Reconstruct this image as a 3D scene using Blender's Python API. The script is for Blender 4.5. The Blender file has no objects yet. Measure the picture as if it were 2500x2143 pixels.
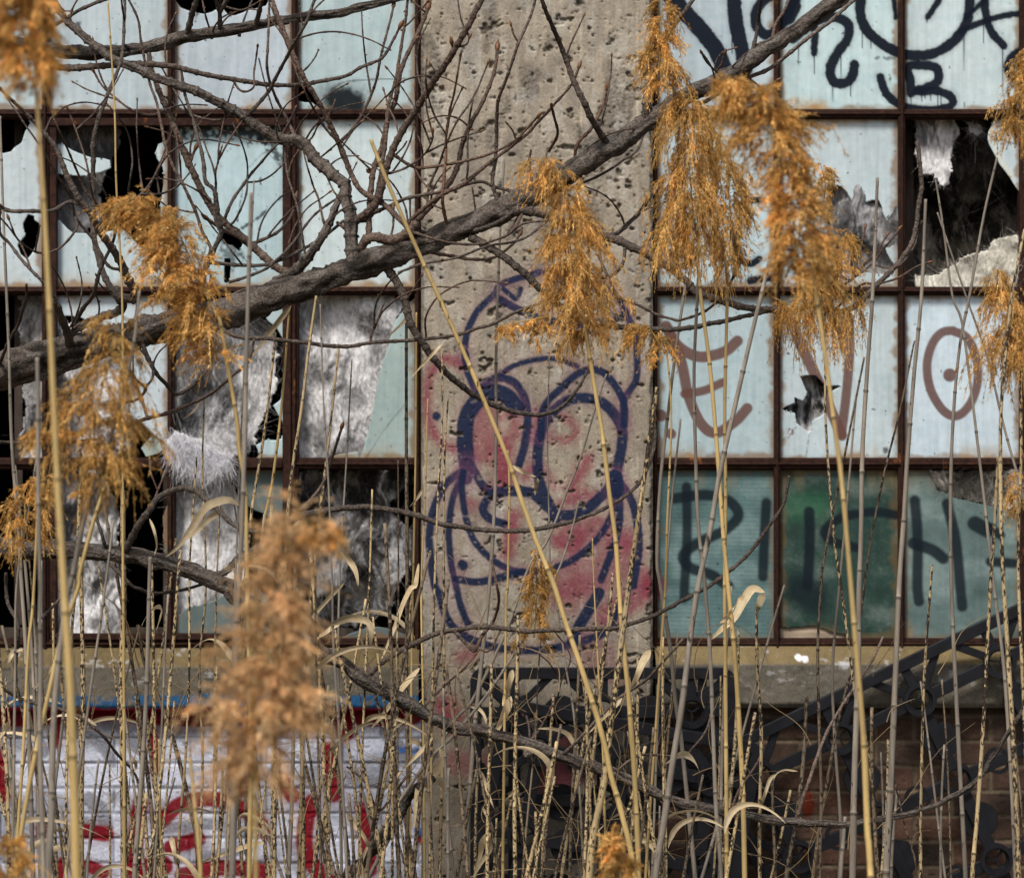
import bpy, math, random
import numpy as np
R = math.radians
random.seed(7)
rs = np.random.RandomState(7)

# ------------------------------------------------------------------ camera, light, exposure
sc = bpy.context.scene
D, S, ZC = 8.0, 0.0011, 1.80          # camera to wall (m), metres per photo pixel at the wall, eye height
cam = bpy.data.cameras.new('camera')
camo = bpy.data.objects.new('camera', cam)
sc.collection.objects.link(camo)
camo.location = (0, -D, ZC)
camo.rotation_euler = (R(90), 0, 0)
cam.sensor_width = 36
cam.lens = 36 * D / (2500 * S)
cam.clip_start = 0.1
cam.clip_end = 500
cam.dof.use_dof = True
cam.dof.focus_distance = 6.75
cam.dof.aperture_fstop = 5.6
cam.dof.aperture_blades = 9
sc.camera = camo

SUN_EL, SUN_AZ = 52, 205              # azimuth clockwise from +Y (sun is behind the camera, to the left)
w = bpy.data.worlds.new('World')
sc.world = w
w.use_nodes = True
nt = w.node_tree
sky = nt.nodes.new('ShaderNodeTexSky')
sky.sky_type = 'NISHITA'
sky.sun_disc = False
sky.sun_elevation = R(SUN_EL)
sky.sun_rotation = R(SUN_AZ)
sky.dust_density = 4
sky.air_density = 1.2
nt.links.new(sky.outputs[0], nt.nodes['Background'].inputs[0])
nt.nodes['Background'].inputs[1].default_value = 0.06
sl = bpy.data.lights.new('sun', 'SUN')
sl.energy = 1.5
sl.angle = R(12)
sl.color = (1, 0.95, 0.88)
so = bpy.data.objects.new('sun', sl)
sc.collection.objects.link(so)
az = R(SUN_AZ)
el = R(SUN_EL)
from mathutils import Vector
sd = Vector((math.sin(az) * math.cos(el), math.cos(az) * math.cos(el), math.sin(el)))
so.rotation_euler = sd.to_track_quat('Z', 'Y').to_euler()
so.location = sd * 20
sc.view_settings.view_transform = 'Standard'
sc.view_settings.look = 'None'
sc.view_settings.exposure = 1.12
sc.view_settings.gamma = 1
sc.cycles.use_denoising = True

# ------------------------------------------------------------------ coordinates
ORG = {'A': (0, 0), 'B': (830, 0), 'C': (1660, 0), 'D': (0, 710), 'E': (830, 710), 'F': (1660, 710),
       'G': (0, 1423), 'H': (830, 1423), 'I': (1660, 1423)}


def PX(s):
    """'A 12,30 40,50 B 3,4' -> photo pixels; the letter picks the tile the numbers were read in"""
    k, out = 'P', []
    for t in s.split():
        if t.isalpha():
            k = t
            continue
        x, y = map(float, t.split(','))
        if k == 'P':
            out.append((x, y))
        elif k == 'W':
            out.append((x * 1.20656, y * 1.20656))
        else:
            o = ORG[k]
            out.append((o[0] + x / 2.4667, o[1] + y / 2.4667))
    return np.array(out, float)


ZS = 1 / 2.4667


def P3(px, py, Y):
    px = np.asarray(px, float)
    py = np.asarray(py, float)
    Y = np.asarray(Y, float)
    k = (D + Y) / D * S
    return np.stack(np.broadcast_arrays((px - 1250) * k, Y, ZC + (1071.5 - py) * k), -1)


def spline(p, step):
    """Catmull-Rom resample of an (n,k) polyline by the length of its first two columns"""
    p = np.asarray(p, float)
    if len(p) < 3:
        L = np.linalg.norm(p[1, :2] - p[0, :2])
        n = max(2, int(L / step) + 1)
        t = np.linspace(0, 1, n)[:, None]
        return p[0] * (1 - t) + p[1] * t
    q = np.vstack([2 * p[0] - p[1], p, 2 * p[-1] - p[-2]])
    out = []
    for i in range(1, len(q) - 2):
        a, b, c, d = q[i - 1], q[i], q[i + 1], q[i + 2]
        n = max(1, int(np.linalg.norm((c - b)[:2]) / step))
        for j in range(n):
            t = j / n
            out.append(0.5 * (2 * b + (c - a) * t + (2 * a - 5 * b + 4 * c - d) * t * t + (3 * b - a - 3 * c + d) * t ** 3))
    out.append(p[-1])
    return np.array(out)


# ------------------------------------------------------------------ noise
_L = {}


def vn(x, y, seed):
    if seed not in _L:
        _L[seed] = np.random.RandomState(seed).rand(256, 256)
    T = _L[seed]
    xi = np.floor(x).astype(int)
    yi = np.floor(y).astype(int)
    fx = x - xi
    fy = y - yi
    fx = fx * fx * (3 - 2 * fx)
    fy = fy * fy * (3 - 2 * fy)
    a = T[xi & 255, yi & 255]
    b = T[(xi + 1) & 255, yi & 255]
    c = T[xi & 255, (yi + 1) & 255]
    d = T[(xi + 1) & 255, (yi + 1) & 255]
    return (a * (1 - fx) + b * fx) * (1 - fy) + (c * (1 - fx) + d * fx) * fy


def fbm(x, y, sx, sy=None, seed=0, o=4):
    sy = sy or sx
    r = 0
    a = 0.5
    t = 0
    for i in range(o):
        r = r + a * vn(x / sx * 2 ** i + 17.3 * i, y / sy * 2 ** i + 9.1 * i, seed + i)
        t += a
        a *= 0.5
    return r / t


def ss(a, b, x):
    t = np.clip((x - a) / (b - a), 0, 1)
    return t * t * (3 - 2 * t)


# ------------------------------------------------------------------ mesh building
def mk(name, V, F, mat, parent=None, col=None, smooth=True, origin=None):
    V = np.asarray(V, np.float32)
    if origin is not None:
        V = V - np.asarray(origin, np.float32)
    me = bpy.data.meshes.new(name)
    if isinstance(F, np.ndarray):
        F = [F]
    F = [f for f in F if len(f)]
    me.vertices.add(len(V))
    me.vertices.foreach_set('co', V.ravel())
    nl = sum(f.size for f in F)
    me.loops.add(nl)
    me.loops.foreach_set('vertex_index', np.concatenate([f.ravel() for f in F]).astype(np.int32))
    nf = sum(len(f) for f in F)
    me.polygons.add(nf)
    tot = np.concatenate([np.full(len(f), f.shape[1]) for f in F])
    st = np.concatenate([[0], np.cumsum(tot)[:-1]])
    me.polygons.foreach_set('loop_start', st.astype(np.int32))
    me.polygons.foreach_set('loop_total', tot.astype(np.int32))
    me.update(calc_edges=True)
    me.polygons.foreach_set('use_smooth', np.full(nf, smooth))
    if col is not None:
        at = me.color_attributes.new('Col', 'FLOAT_COLOR', 'POINT')
        c = np.ones((len(V), 4), np.float32)
        c[:, :3] = col
        at.data.foreach_set('color', c.ravel())
    me.materials.append(mat)
    me.validate()
    ob = bpy.data.objects.new(name, me)
    sc.collection.objects.link(ob)
    if parent is not None:
        ob.parent = parent
    if origin is not None and parent is None:
        ob.location = origin
    return ob


class MB:
    def __init__(s):
        s.V = []
        s.F = {3: [], 4: []}
        s.C = []
        s.n = 0

    def add(s, V, F, c=None):
        V = np.asarray(V, float)
        F = [F] if isinstance(F, np.ndarray) else F
        for f in F:
            f = np.asarray(f)
            if len(f):
                s.F[f.shape[1]].append(f + s.n)
        s.V.append(V)
        s.n += len(V)
        if c is not None:
            s.C.append(np.broadcast_to(np.asarray(c, float), (len(V), 3)))

    def box(s, x0, x1, y0, y1, z0, z1, c=None, bev=0.0):
        if bev:
            b = bev
            xs = [(x0 + b, x1 - b, y0, y1 - b), ]
        V = [(x, y, z) for x in (x0, x1) for y in (y0, y1) for z in (z0, z1)]
        F = np.array([(0, 1, 3, 2), (4, 6, 7, 5), (0, 4, 5, 1), (2, 3, 7, 6), (0, 2, 6, 4), (1, 5, 7, 3)])
        s.add(V, F, c)

    def build(s, name, mat, parent=None, smooth=False, origin=None):
        F = [np.vstack(v) for v in s.F.values() if v]
        return mk(name, np.vstack(s.V), F, mat, parent, np.vstack(s.C) if s.C else None, smooth, origin)


def tube(p, r, sides=8, cap=True, disp=None):
    """p (n,3) centre line, r (n,) radii -> V, [quads, tris]"""
    p = np.asarray(p, float)
    n = len(p)
    r = np.broadcast_to(np.asarray(r, float), (n,))
    t = np.gradient(p, axis=0)
    t /= np.linalg.norm(t, axis=1)[:, None] + 1e-12
    up = np.array([0, 1.0, 0]) if abs(t[0][1]) < 0.9 else np.array([1.0, 0, 0])
    nn = np.zeros((n, 3))
    a = np.cross(t[0], up)
    a /= np.linalg.norm(a)
    for i in range(n):
        a = a - t[i] * a.dot(t[i])
        a /= np.linalg.norm(a) + 1e-12
        nn[i] = a
    bb = np.cross(t, nn)
    th = np.linspace(0, 2 * np.pi, sides, endpoint=False)
    rr = r[:, None] * np.ones(sides)
    if disp is not None:
        rr = rr * disp(np.arange(n)[:, None], th[None, :])
    V = p[:, None] + rr[..., None] * (nn[:, None] * np.cos(th)[None, :, None] + bb[:, None] * np.sin(th)[None, :, None])
    V = V.reshape(-1, 3)
    i = np.arange(n - 1)[:, None] * sides
    j = np.arange(sides)[None, :]
    k = (j + 1) % sides
    q = np.stack([i + j, i + k, i + sides + k, i + sides + j], -1).reshape(-1, 4)
    tr = []
    if cap:
        V = np.vstack([V, p[0], p[-1]])
        c0, c1 = n * sides, n * sides + 1
        for j in range(sides):
            tr.append((c0, (j + 1) % sides, j))
            tr.append((c1, (n - 1) * sides + j, (n - 1) * sides + (j + 1) % sides))
    return V, [q, np.array(tr).reshape(-1, 3)]


def tag(o, label=None, cat=None, group=None, kind=None):
    if label: o['label'] = label
    if cat: o['category'] = cat
    if group: o['group'] = group
    if kind: o['kind'] = kind
    return o


def empty(name, loc):
    o = bpy.data.objects.new(name, None)
    o.location = loc
    o.empty_display_size = 0.1
    sc.collection.objects.link(o)
    return o


# ------------------------------------------------------------------ materials
def mat_attr(name, rough=0.7, nscale=200, namp=0.25, bump=0.3, bscale=300, bdist=0.001, spec=0.4, stretch=(1, 1, 1), base=None, noise_rough=0.0, trans=0.0):
    m = bpy.data.materials.new(name)
    m.use_nodes = True
    t = m.node_tree
    N, L = t.nodes, t.links
    b = N['Principled BSDF']
    tc = N.new('ShaderNodeTexCoord')
    mp = N.new('ShaderNodeMapping')
    mp.inputs['Scale'].default_value = stretch
    L.new(tc.outputs['Object'], mp.inputs[0])
    nz = N.new('ShaderNodeTexNoise')
    nz.inputs['Scale'].default_value = nscale
    nz.inputs['Detail'].default_value = 5
    L.new(mp.outputs[0], nz.inputs['Vector'])
    mr = N.new('ShaderNodeMapRange')
    mr.inputs[1].default_value = 0.3
    mr.inputs[2].default_value = 0.7
    mr.inputs[3].default_value = 1 - namp
    mr.inputs[4].default_value = 1 + namp
    L.new(nz.outputs[0], mr.inputs[0])
    mx = N.new('ShaderNodeMix')
    mx.data_type = 'RGBA'
    mx.blend_type = 'MULTIPLY'
    mx.inputs[0].default_value = 1
    if base is None:
        at = N.new('ShaderNodeAttribute')
        at.attribute_name = 'Col'
        L.new(at.outputs['Color'], mx.inputs[6])
    else:
        mx.inputs[6].default_value = (*base, 1)
    L.new(mr.outputs[0], mx.inputs[7])
    L.new(mx.outputs[2], b.inputs['Base Color'])
    b.inputs['Roughness'].default_value = rough
    b.inputs['Specular IOR Level'].default_value = spec
    if trans:
        # thin dry tissue lets some light through
        tl = N.new('ShaderNodeBsdfTranslucent')
        L.new(mx.outputs[2], tl.inputs[0])
        ms = N.new('ShaderNodeMixShader')
        ms.inputs[0].default_value = trans
        L.new(b.outputs[0], ms.inputs[1])
        L.new(tl.outputs[0], ms.inputs[2])
        L.new(ms.outputs[0], N['Material Output'].inputs[0])
    if bump:
        n2 = N.new('ShaderNodeTexNoise')
        n2.inputs['Scale'].default_value = bscale
        n2.inputs['Detail'].default_value = 6
        L.new(mp.outputs[0], n2.inputs['Vector'])
        bp = N.new('ShaderNodeBump')
        bp.inputs['Strength'].default_value = bump
        bp.inputs['Distance'].default_value = bdist
        L.new(n2.outputs[0], bp.inputs['Height'])
        L.new(bp.outputs[0], b.inputs['Normal'])
    return m, mx, mp


def flecks(m, mx, mp, color, scale, thr, soft, stretch, big=8):
    """dark flecks growing on a stem: noise threshold, denser in some stretches than others"""
    t = m.node_tree
    N, L = t.nodes, t.links
    b = N['Principled BSDF']
    tc = N.new('ShaderNodeTexCoord')
    m2 = N.new('ShaderNodeMapping')
    m2.inputs['Scale'].default_value = stretch
    L.new(tc.outputs['Object'], m2.inputs[0])
    nz = N.new('ShaderNodeTexNoise')
    nz.inputs['Scale'].default_value = scale
    nz.inputs['Detail'].default_value = 3
    L.new(m2.outputs[0], nz.inputs['Vector'])
    n3 = N.new('ShaderNodeTexNoise')
    n3.inputs['Scale'].default_value = big
    L.new(tc.outputs['Object'], n3.inputs['Vector'])
    ad = N.new('ShaderNodeMath')
    ad.operation = 'MULTIPLY_ADD'
    ad.inputs[1].default_value = 0.55
    L.new(n3.outputs[0], ad.inputs[0])
    L.new(nz.outputs[0], ad.inputs[2])
    mr = N.new('ShaderNodeMapRange')
    mr.inputs[1].default_value = thr
    mr.inputs[2].default_value = thr + soft
    L.new(ad.outputs[0], mr.inputs[0])
    k = N.new('ShaderNodeMix')
    k.data_type = 'RGBA'
    L.new(mr.outputs[0], k.inputs[0])
    L.new(mx.outputs[2], k.inputs[6])
    k.inputs[7].default_value = (*color, 1)
    L.new(k.outputs[2], b.inputs['Base Color'])


M = {}
M['glass'], _, _ = mat_attr('painted_glass', 0.55, 60, 0.06, 0.25, 25, 0.002, 0.06)
M['conc'], _, _ = mat_attr('weathered_concrete', 0.95, 260, 0.26, 0.7, 300, 0.002, 0.08)
M['brick'], _, _ = mat_attr('brickwork', 0.9, 180, 0.22, 0.5, 260, 0.002, 0.06)
M['wool'], _, _ = mat_attr('mineral_wool', 1.0, 120, 0.3, 0.8, 160, 0.004, 0.05, (1, 1, 0.5))
M['fibre'], _, _ = mat_attr('wool_fibre', 1.0, 50, 0.2, 0, spec=0.05, trans=0.3)
M['rust'], _m, _p = mat_attr('rusty_steel', 0.8, 70, 0.5, 0.8, 150, 0.002, 0.15, base=(0.030, 0.013, 0.009))
flecks(M['rust'], _m, _p, (0.24, 0.08, 0.02), 26, 0.97, 0.14, (1.0, 1.0, 1.0), 5)
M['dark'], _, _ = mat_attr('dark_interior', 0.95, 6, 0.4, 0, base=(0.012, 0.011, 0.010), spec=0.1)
M['plastic'], _, _ = mat_attr('black_plastic', 0.5, 30, 0.35, 0.3, 120, 0.001, 0.25, base=(0.010, 0.011, 0.0145))
M['straw'], _m, _p = mat_attr('straw_stem', 0.5, 60, 0.2, 0.25, 200, 0.0006, 0.35, (1, 1, 0.12))
flecks(M['straw'], _m, _p, (0.05, 0.03, 0.015), 190, 0.98, 0.05, (1, 1, 0.4), 5)
M['mott'], _m, _p = mat_attr('flecked_stem', 0.6, 60, 0.25, 0.25, 200, 0.0006, 0.3, (1, 1, 0.12))
flecks(M['mott'], _m, _p, (0.026, 0.018, 0.012), 230, 0.775, 0.06, (1, 1, 0.42), 7)
M['grey'], _m, _p = mat_attr('grey_stem', 0.65, 90, 0.3, 0.4, 200, 0.0008, 0.3, (1, 1, 0.12))
flecks(M['grey'], _m, _p, (0.045, 0.035, 0.03), 150, 0.95, 0.08, (1, 1, 0.3), 9)
M['leaf'], _, _ = mat_attr('dry_leaf', 0.6, 90, 0.12, 0.3, 200, 0.0006, 0.3, trans=0.25)
M['plume'], _, _ = mat_attr('reed_plume', 0.7, 30, 0.25, 0, spec=0.2, trans=0.35)
M['bark'], _, _ = mat_attr('bark', 0.9, 210, 0.55, 1.0, 170, 0.006, 0.12)
M['bud'], _, _ = mat_attr('bud_scale', 0.5, 200, 0.4, 0.3, 300, 0.001, 0.4, base=(0.13, 0.055, 0.02))
M['ground'], _, _ = mat_attr('leaf_litter', 0.95, 8, 0.5, 0.8, 30, 0.02, 0.1, base=(0.10, 0.075, 0.045))
M['wood'], _, _ = mat_attr('weathered_wood', 0.85, 60, 0.35, 0.5, 90, 0.002, 0.2, (0.2, 1, 1), base=(0.34, 0.27, 0.2))

# ------------------------------------------------------------------ graffiti strokes  (colour, opacity, width in photo px, softness, trace)
NAVY = (0.006, 0.009, 0.018)
BRN = (0.125, 0.062, 0.050)
INK = (0.012, 0.021, 0.055)
HAL = (0.20, 0.075, 0.13)
PNK = (0.21, 0.035, 0.06)
DRK = (0.008, 0.014, 0.02)
ST = []


def st(c, op, wz, soft, s, taper=None, rag=0.0):
    p = PX(s)
    if len(p) > 1:
        p = spline(p, 7)
    ST.append((c, op, wz * ZS, soft, p, taper, rag))


for wz, s in [(92, 'C -110,-90 -20,20 60,110 140,200 210,290 262,400 262,430'), (82, 'C 320,-60 335,120 365,270 395,420'),
              (58, 'C 590,-60 490,20 455,90 470,170 530,215 600,165 655,70 690,-40'), (74, 'C 670,-40 690,30 665,95 640,120'),
              (56, 'C 680,235 750,180 850,115 950,108 1015,155 1008,240 950,320 905,420 930,495 1000,500 1042,450 1050,390'),
              (42, 'C 812,150 812,250 808,320'), (58, 'C 1100,-60 1085,60 1110,160 1190,245 1310,315 1430,335 1560,310 1680,215 1735,100 1750,-60'),
              (26, 'C 1285,-30 1300,110'), (36, 'C 1580,-30 1495,105'), (36, 'C 1690,190 1830,132 1960,95 2072,84 2300,90'),
              (30, 'C 1720,110 1800,35 1890,-40'), (46, 'C 1830,-60 1845,100 1880,200 1950,278'),
              (48, 'C 1208,465 1240,560 1310,625 1400,655 1520,665 1630,640 1640,590 1560,553 1430,553'),
              (52, 'C 1392,560 1390,500 1375,405 1480,395 1548,415 1555,490 1480,530 1400,550'),
              (56, 'C 2090,290 2000,350 1982,430 2050,505'), (44, 'C 30,1600 85,1530'), (40, 'C 360,1340 340,1420 345,1500 370,1565 430,1590 475,1560'),
              (36, 'C 400,1210 480,1205'), (44, 'C 425,1690 570,1670'), (48, 'C 250,1550 240,1520 ')]:
    st(NAVY, 0.22, wz * 1.08 + 26, 16, s, rag=3)
    st(NAVY, 0.985, wz * 1.08, 3.5, s, rag=2.5)
for s in ['C 808,330 808,445', 'C 715,260 716,388', 'C 968,320 973,470', 'C 920,500 922,612', 'C 1030,500 1028,580', 'C 1098,180 1099,290',
          'C 1150,230 1152,295', 'C 1710,210 1710,425', 'C 1942,285 1941,575', 'C 1830,130 1830,262', 'C 1486,110 1487,135', 'C 1390,560 1391,660',
          'C 1455,560 1455,610', 'C 1475,560 1475,595', 'C 1510,560 1511,608', 'C 1552,560 1552,655', 'C 1572,560 1573,650', 'C 315,200 314,325', 'C 420,450 422,630']:
    st(NAVY, 0.9, 8, 2.0, s, taper=1)
for wz, s in [(66, 'W 1348,660 1372,700 1415,722 1465,712 1492,690'), (64, 'W 1352,668 1378,730 1393,800 1418,856 1448,876 1488,852 1512,826'),
              (52, 'W 1385,797 1425,790 1462,774'), (70, 'W 1337,840 1338,841'), (62, 'W 1357,877 1358,878'), (66, 'F 672,185 740,350 830,540 900,700 975,870'),
              (58, 'F 1020,178 1020,400 1000,640 972,865'),
              (54, 'F 1640,240 1730,285 1788,420 1790,560 1748,680 1672,752 1590,725 1512,600 1488,450 1520,320 1580,250 1645,240'), (80, 'F 1625,507 1626,508')]:
    st(BRN, 0.93, wz, 4.0, s)
for wz, s in [(56, 'F 40,1180 42,1500 25,1850 I 40,80'), (62, 'F -30,1250 150,1228 290,1262 352,1350 270,1440 120,1512 20,1590 60,1665 180,1705 290,1776'),
              (58, 'F 520,1275 508,1500 500,1720'), (62, 'F 778,1330 782,1500 770,1776'), (54, 'F 1300,1348 1150,1330 960,1372 872,1450 930,1512 1060,1545'),
              (62, 'F 1415,1262 1432,1500 1430,1776 I 1440,110'), (62, 'F 1608,1280 1660,1500 1690,1800 I 1700,140'),
              (68, 'F 1405,1520 1520,1560 1585,1610'), (86, 'F 1775,1400 1850,1440'), (56, 'F 1860,1420 1930,1470'), (56, 'F 1870,1630 2010,1640')]:
    st(DRK, 0.93, wz * 1.05, 9, s)
st(DRK, 0.8, 190, 45, 'I 730,40 800,90')
# the face on the pillar: faded pink under ink blue
for wz, op, s in [(54, .7, 'E 745,450 640,412 562,470 520,620 530,770 580,880 660,940 745,952'), (44, .55, 'E 1345,750 1420,830 1380,900 1270,880'),
                  (80, .6, 'E 1485,1020 1400,1190'), (120, .7, 'E 980,960 985,1160'), (170, .5, 'E 880,740 860,960'), (90, .5, 'E 1010,900 1060,820 1030,740'),
                  (80, .6, 'E 1120,1100 1180,1050'), (80, .65, 'E 1052,1350 1010,1570'), (70, .5, 'E 770,1270 790,1290'), (60, .6, 'E 1340,1290 1450,1230 1525,1240'),
                  (170, .5, 'E 1380,1480 1560,1440 1700,1500'), (240, .45, 'E 1350,1740 1560,1700 1700,1600'), (120, .6, 'E 1850,1730 1880,1790'),
                  (140, .55, 'H 1600,200 1800,70 1870,20'), (150, .4, 'H 1450,20 1350,120'), (90, .5, 'H 740,440 800,420'), (130, .7, 'H 640,740 680,850'),
                  (170, .55, 'H 1250,1180 1480,1100'), (120, .45, 'H 1080,780 1060,900'), (90, .5, 'E 1200,750 1180,900'), (220, .25, 'H 1500,400 1640,520'),
                  (150, .35, 'H 700,1080 900,1100'), (120, .5, 'H 1350,930 1400,1000'), (80, .5, 'E 1450,1480 1400,1560 1300,1500'), (60, .4, 'E 1250,1100 1290,1180')]:
    st(PNK, min(.9, op * 1.35), wz * 1.05, 36, s, rag=9)
for wz, s in [(36, 'E 760,400 752,340 770,240 830,120 930,20 B 960,1720 1060,1680 1200,1640'), (36, 'B 1240,1640 1450,1660 1560,1720 E 1650,20 1710,110 1772,250 1790,400 1782,540 1712,655 1702,790'),
              (42, 'E 960,50 1060,105 1200,165 1400,200 1600,190 1720,140'), (26, 'B 985,1740 1060,1800 1090,1740'), (28, 'E 965,500 1050,450 1180,415 1300,410 1430,455'), (42, 'E 752,380 770,480 800,560 835,640'),
              (44, 'E 850,580 940,525 1040,545 1100,620 1130,740 1118,900 1078,1050'), (86, 'E 765,1050 752,900 765,760 830,660 930,610 1010,640 1060,700'),
              (44, 'E 790,1050 850,1160 905,1210'), (64, 'E 765,1040 760,1130'), (56, 'E 905,1215 1050,1205 1160,1220 1250,1300 1330,1350 1460,1330 1580,1230 1645,1140 1685,1000 1700,850 1650,740 1560,665 1440,645 1330,685 1240,785 1200,900 1190,1050 1210,1180 1262,1290 1300,1370'),
              (40, 'E 1210,880 1230,700 1350,570 1450,490 1560,480 1650,560 1710,680 1712,810'), (44, 'E 905,1225 860,1310 900,1370 985,1402'),
              (42, 'E 760,1070 640,1160 572,1290 540,1450 545,1600 572,1776 H 600,70 640,200 720,300 880,372 1050,402 1250,398 1450,350 1600,290 1690,120'),
              (36, 'E 745,1100 680,1250 655,1450 672,1650 700,1776 H 722,120 772,250'), (36, 'E 742,1090 735,1200 762,1380 820,1520 950,1640 1100,1692 1300,1662 1430,1600 1560,1480 1640,1340 1675,1200'),
              (40, 'E 700,1735 850,1750 1100,1690'), (44, 'E 1660,1120 1750,1250 1790,1400 1798,1560 1765,1776'), (40, 'E 1680,1180 1682,1400 1640,1560 1572,1740'),
              (56, 'E 738,1650 740,1652'), (44, 'E 580,755 581,756'), (90, 'E 1655,1130 1660,1200'), (60, 'H 1400,350 1440,260 1560,60')]:
    st(HAL, 0.24, wz * 1.2 + 55, 26, s, rag=8)
    st(INK, 0.97, wz * 1.16, 5, s, rag=1.0)
WALLST = []
RED = (0.175, 0.003, 0.009)
BLU = (0.02, 0.10, 0.33)
SIL = (0.20, 0.21, 0.25)


def ws(c, op, wz, s, soft=7, rag=1.5):
    p = PX(s)
    WALLST.append((c, op, wz * ZS, soft, spline(p, 7), None, rag))


for wz, s in [(60, 'G 640,850 760,900 830,1000'), (90, 'G 540,1300 620,1380 640,1500'), (60, 'G 480,900 600,960 680,1080'), (80, 'G 100,860 200,900 260,1010'),
              (120, 'G 950,880 1180,900'), (70, 'G 1000,1480 1250,1450 1450,1500'), (70, 'H 80,1180 300,1200'), (90, 'H 300,930 420,1060'), (60, 'G 1240,1640 1500,1600'), (80, 'G 60,1300 200,1400')]:
    ws(SIL, 0.85, wz, s)
for wz, s in [(112, 'G -700,800 -300,780 0,800 200,800 420,782 700,765 900,790 1230,800 1500,790 2072,790 H 200,800 440,790'), (60, 'G 900,830 930,1000 935,1130'), (46, 'G 340,850 345,970'),
              (110, 'G -60,1000 0,1180 10,1260'), (86, 'G 845,1320 820,1500 815,1900'), (86, 'G 980,1420 1090,1330 1250,1298 1400,1325 1540,1410'), (84, 'G 1030,1590 1190,1540'),
              (84, 'G 470,1485 640,1510'), (60, 'G 250,1470 250,1560'), (110, 'G 820,1720 980,1700'), (90, 'G 1100,1760 1350,1712 1600,1740'), (90, 'G 1880,1320 1840,1450 1850,1640 1990,1810'),
              (90, 'G 1980,1000 2010,1270'), (60, 'G 1440,1180 1460,1250'), (70, 'G 530,1700 620,1740'), (100, 'H 10,780 30,900'), (100, 'H 150,1370 170,1500 170,1720'),
              (80, 'H 500,1530 600,1580 720,1660'), (60, 'G 1580,1440 1600,1520'), (80, 'G 1700,1180 1760,1280'), (60, 'G 380,1680 360,1800')]:
    ws(RED, .22, wz * 1.18 + 60, s, 26, 6)
    ws(RED, 0.97, wz * 1.12, s)
for wz, s in [(46, 'H 540,850 552,1060 548,1260'), (50, 'H 470,1490 560,1530'), (40, 'H 300,1000 460,1010')]:
    ws(BLU, 0.85, wz, s)


def paint(col, x, y, strokes, block=None, seed=3):
    """lay spray strokes over an (n,3) albedo array at photo pixels x, y"""
    n1 = fbm(x, y, 9, seed=seed) - .5
    for c, op, wd, soft, p, taper, rag in strokes:
        pad = wd / 2 + soft + rag + 4
        mn = p.min(0) - pad
        mx_ = p.max(0) + pad
        sel = np.nonzero((x > mn[0]) & (x < mx_[0]) & (y > mn[1]) & (y < mx_[1]))[0]
        if not len(sel):
            continue
        qx, qy = x[sel], y[sel]
        d = np.full(len(sel), 1e9)
        if len(p) == 1:
            d = np.hypot(qx - p[0, 0], qy - p[0, 1])
        for i in range(len(p) - 1):
            a, b = p[i], p[i + 1]
            ab = b - a
            L2 = ab.dot(ab) + 1e-9
            t = np.clip(((qx - a[0]) * ab[0] + (qy - a[1]) * ab[1]) / L2, 0, 1)
            e = np.hypot(qx - a[0] - t * ab[0], qy - a[1] - t * ab[1])
            if taper:
                e = e * (1 + 0.6 * (i / len(p)))
            d = np.minimum(d, e)
        d = d + n1[sel] * rag * 2
        m = ss(0, 1, (wd / 2 - d) / soft + 0.5) * op
        if block is not None:
            m = m * block[sel]
        m = m[:, None]
        col[sel] = col[sel] * (1 - m) + np.array(c) * m
    return col


def inpoly(x, y, p):
    r = np.zeros(x.shape, bool)
    j = len(p) - 1
    for i in range(len(p)):
        a, b = p[i], p[j]
        c = ((a[1] > y) != (b[1] > y)) & (x < (b[0] - a[0]) * (y - a[1]) / (b[1] - a[1] + 1e-12) + a[0])
        r ^= c
        j = i
    return r


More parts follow.
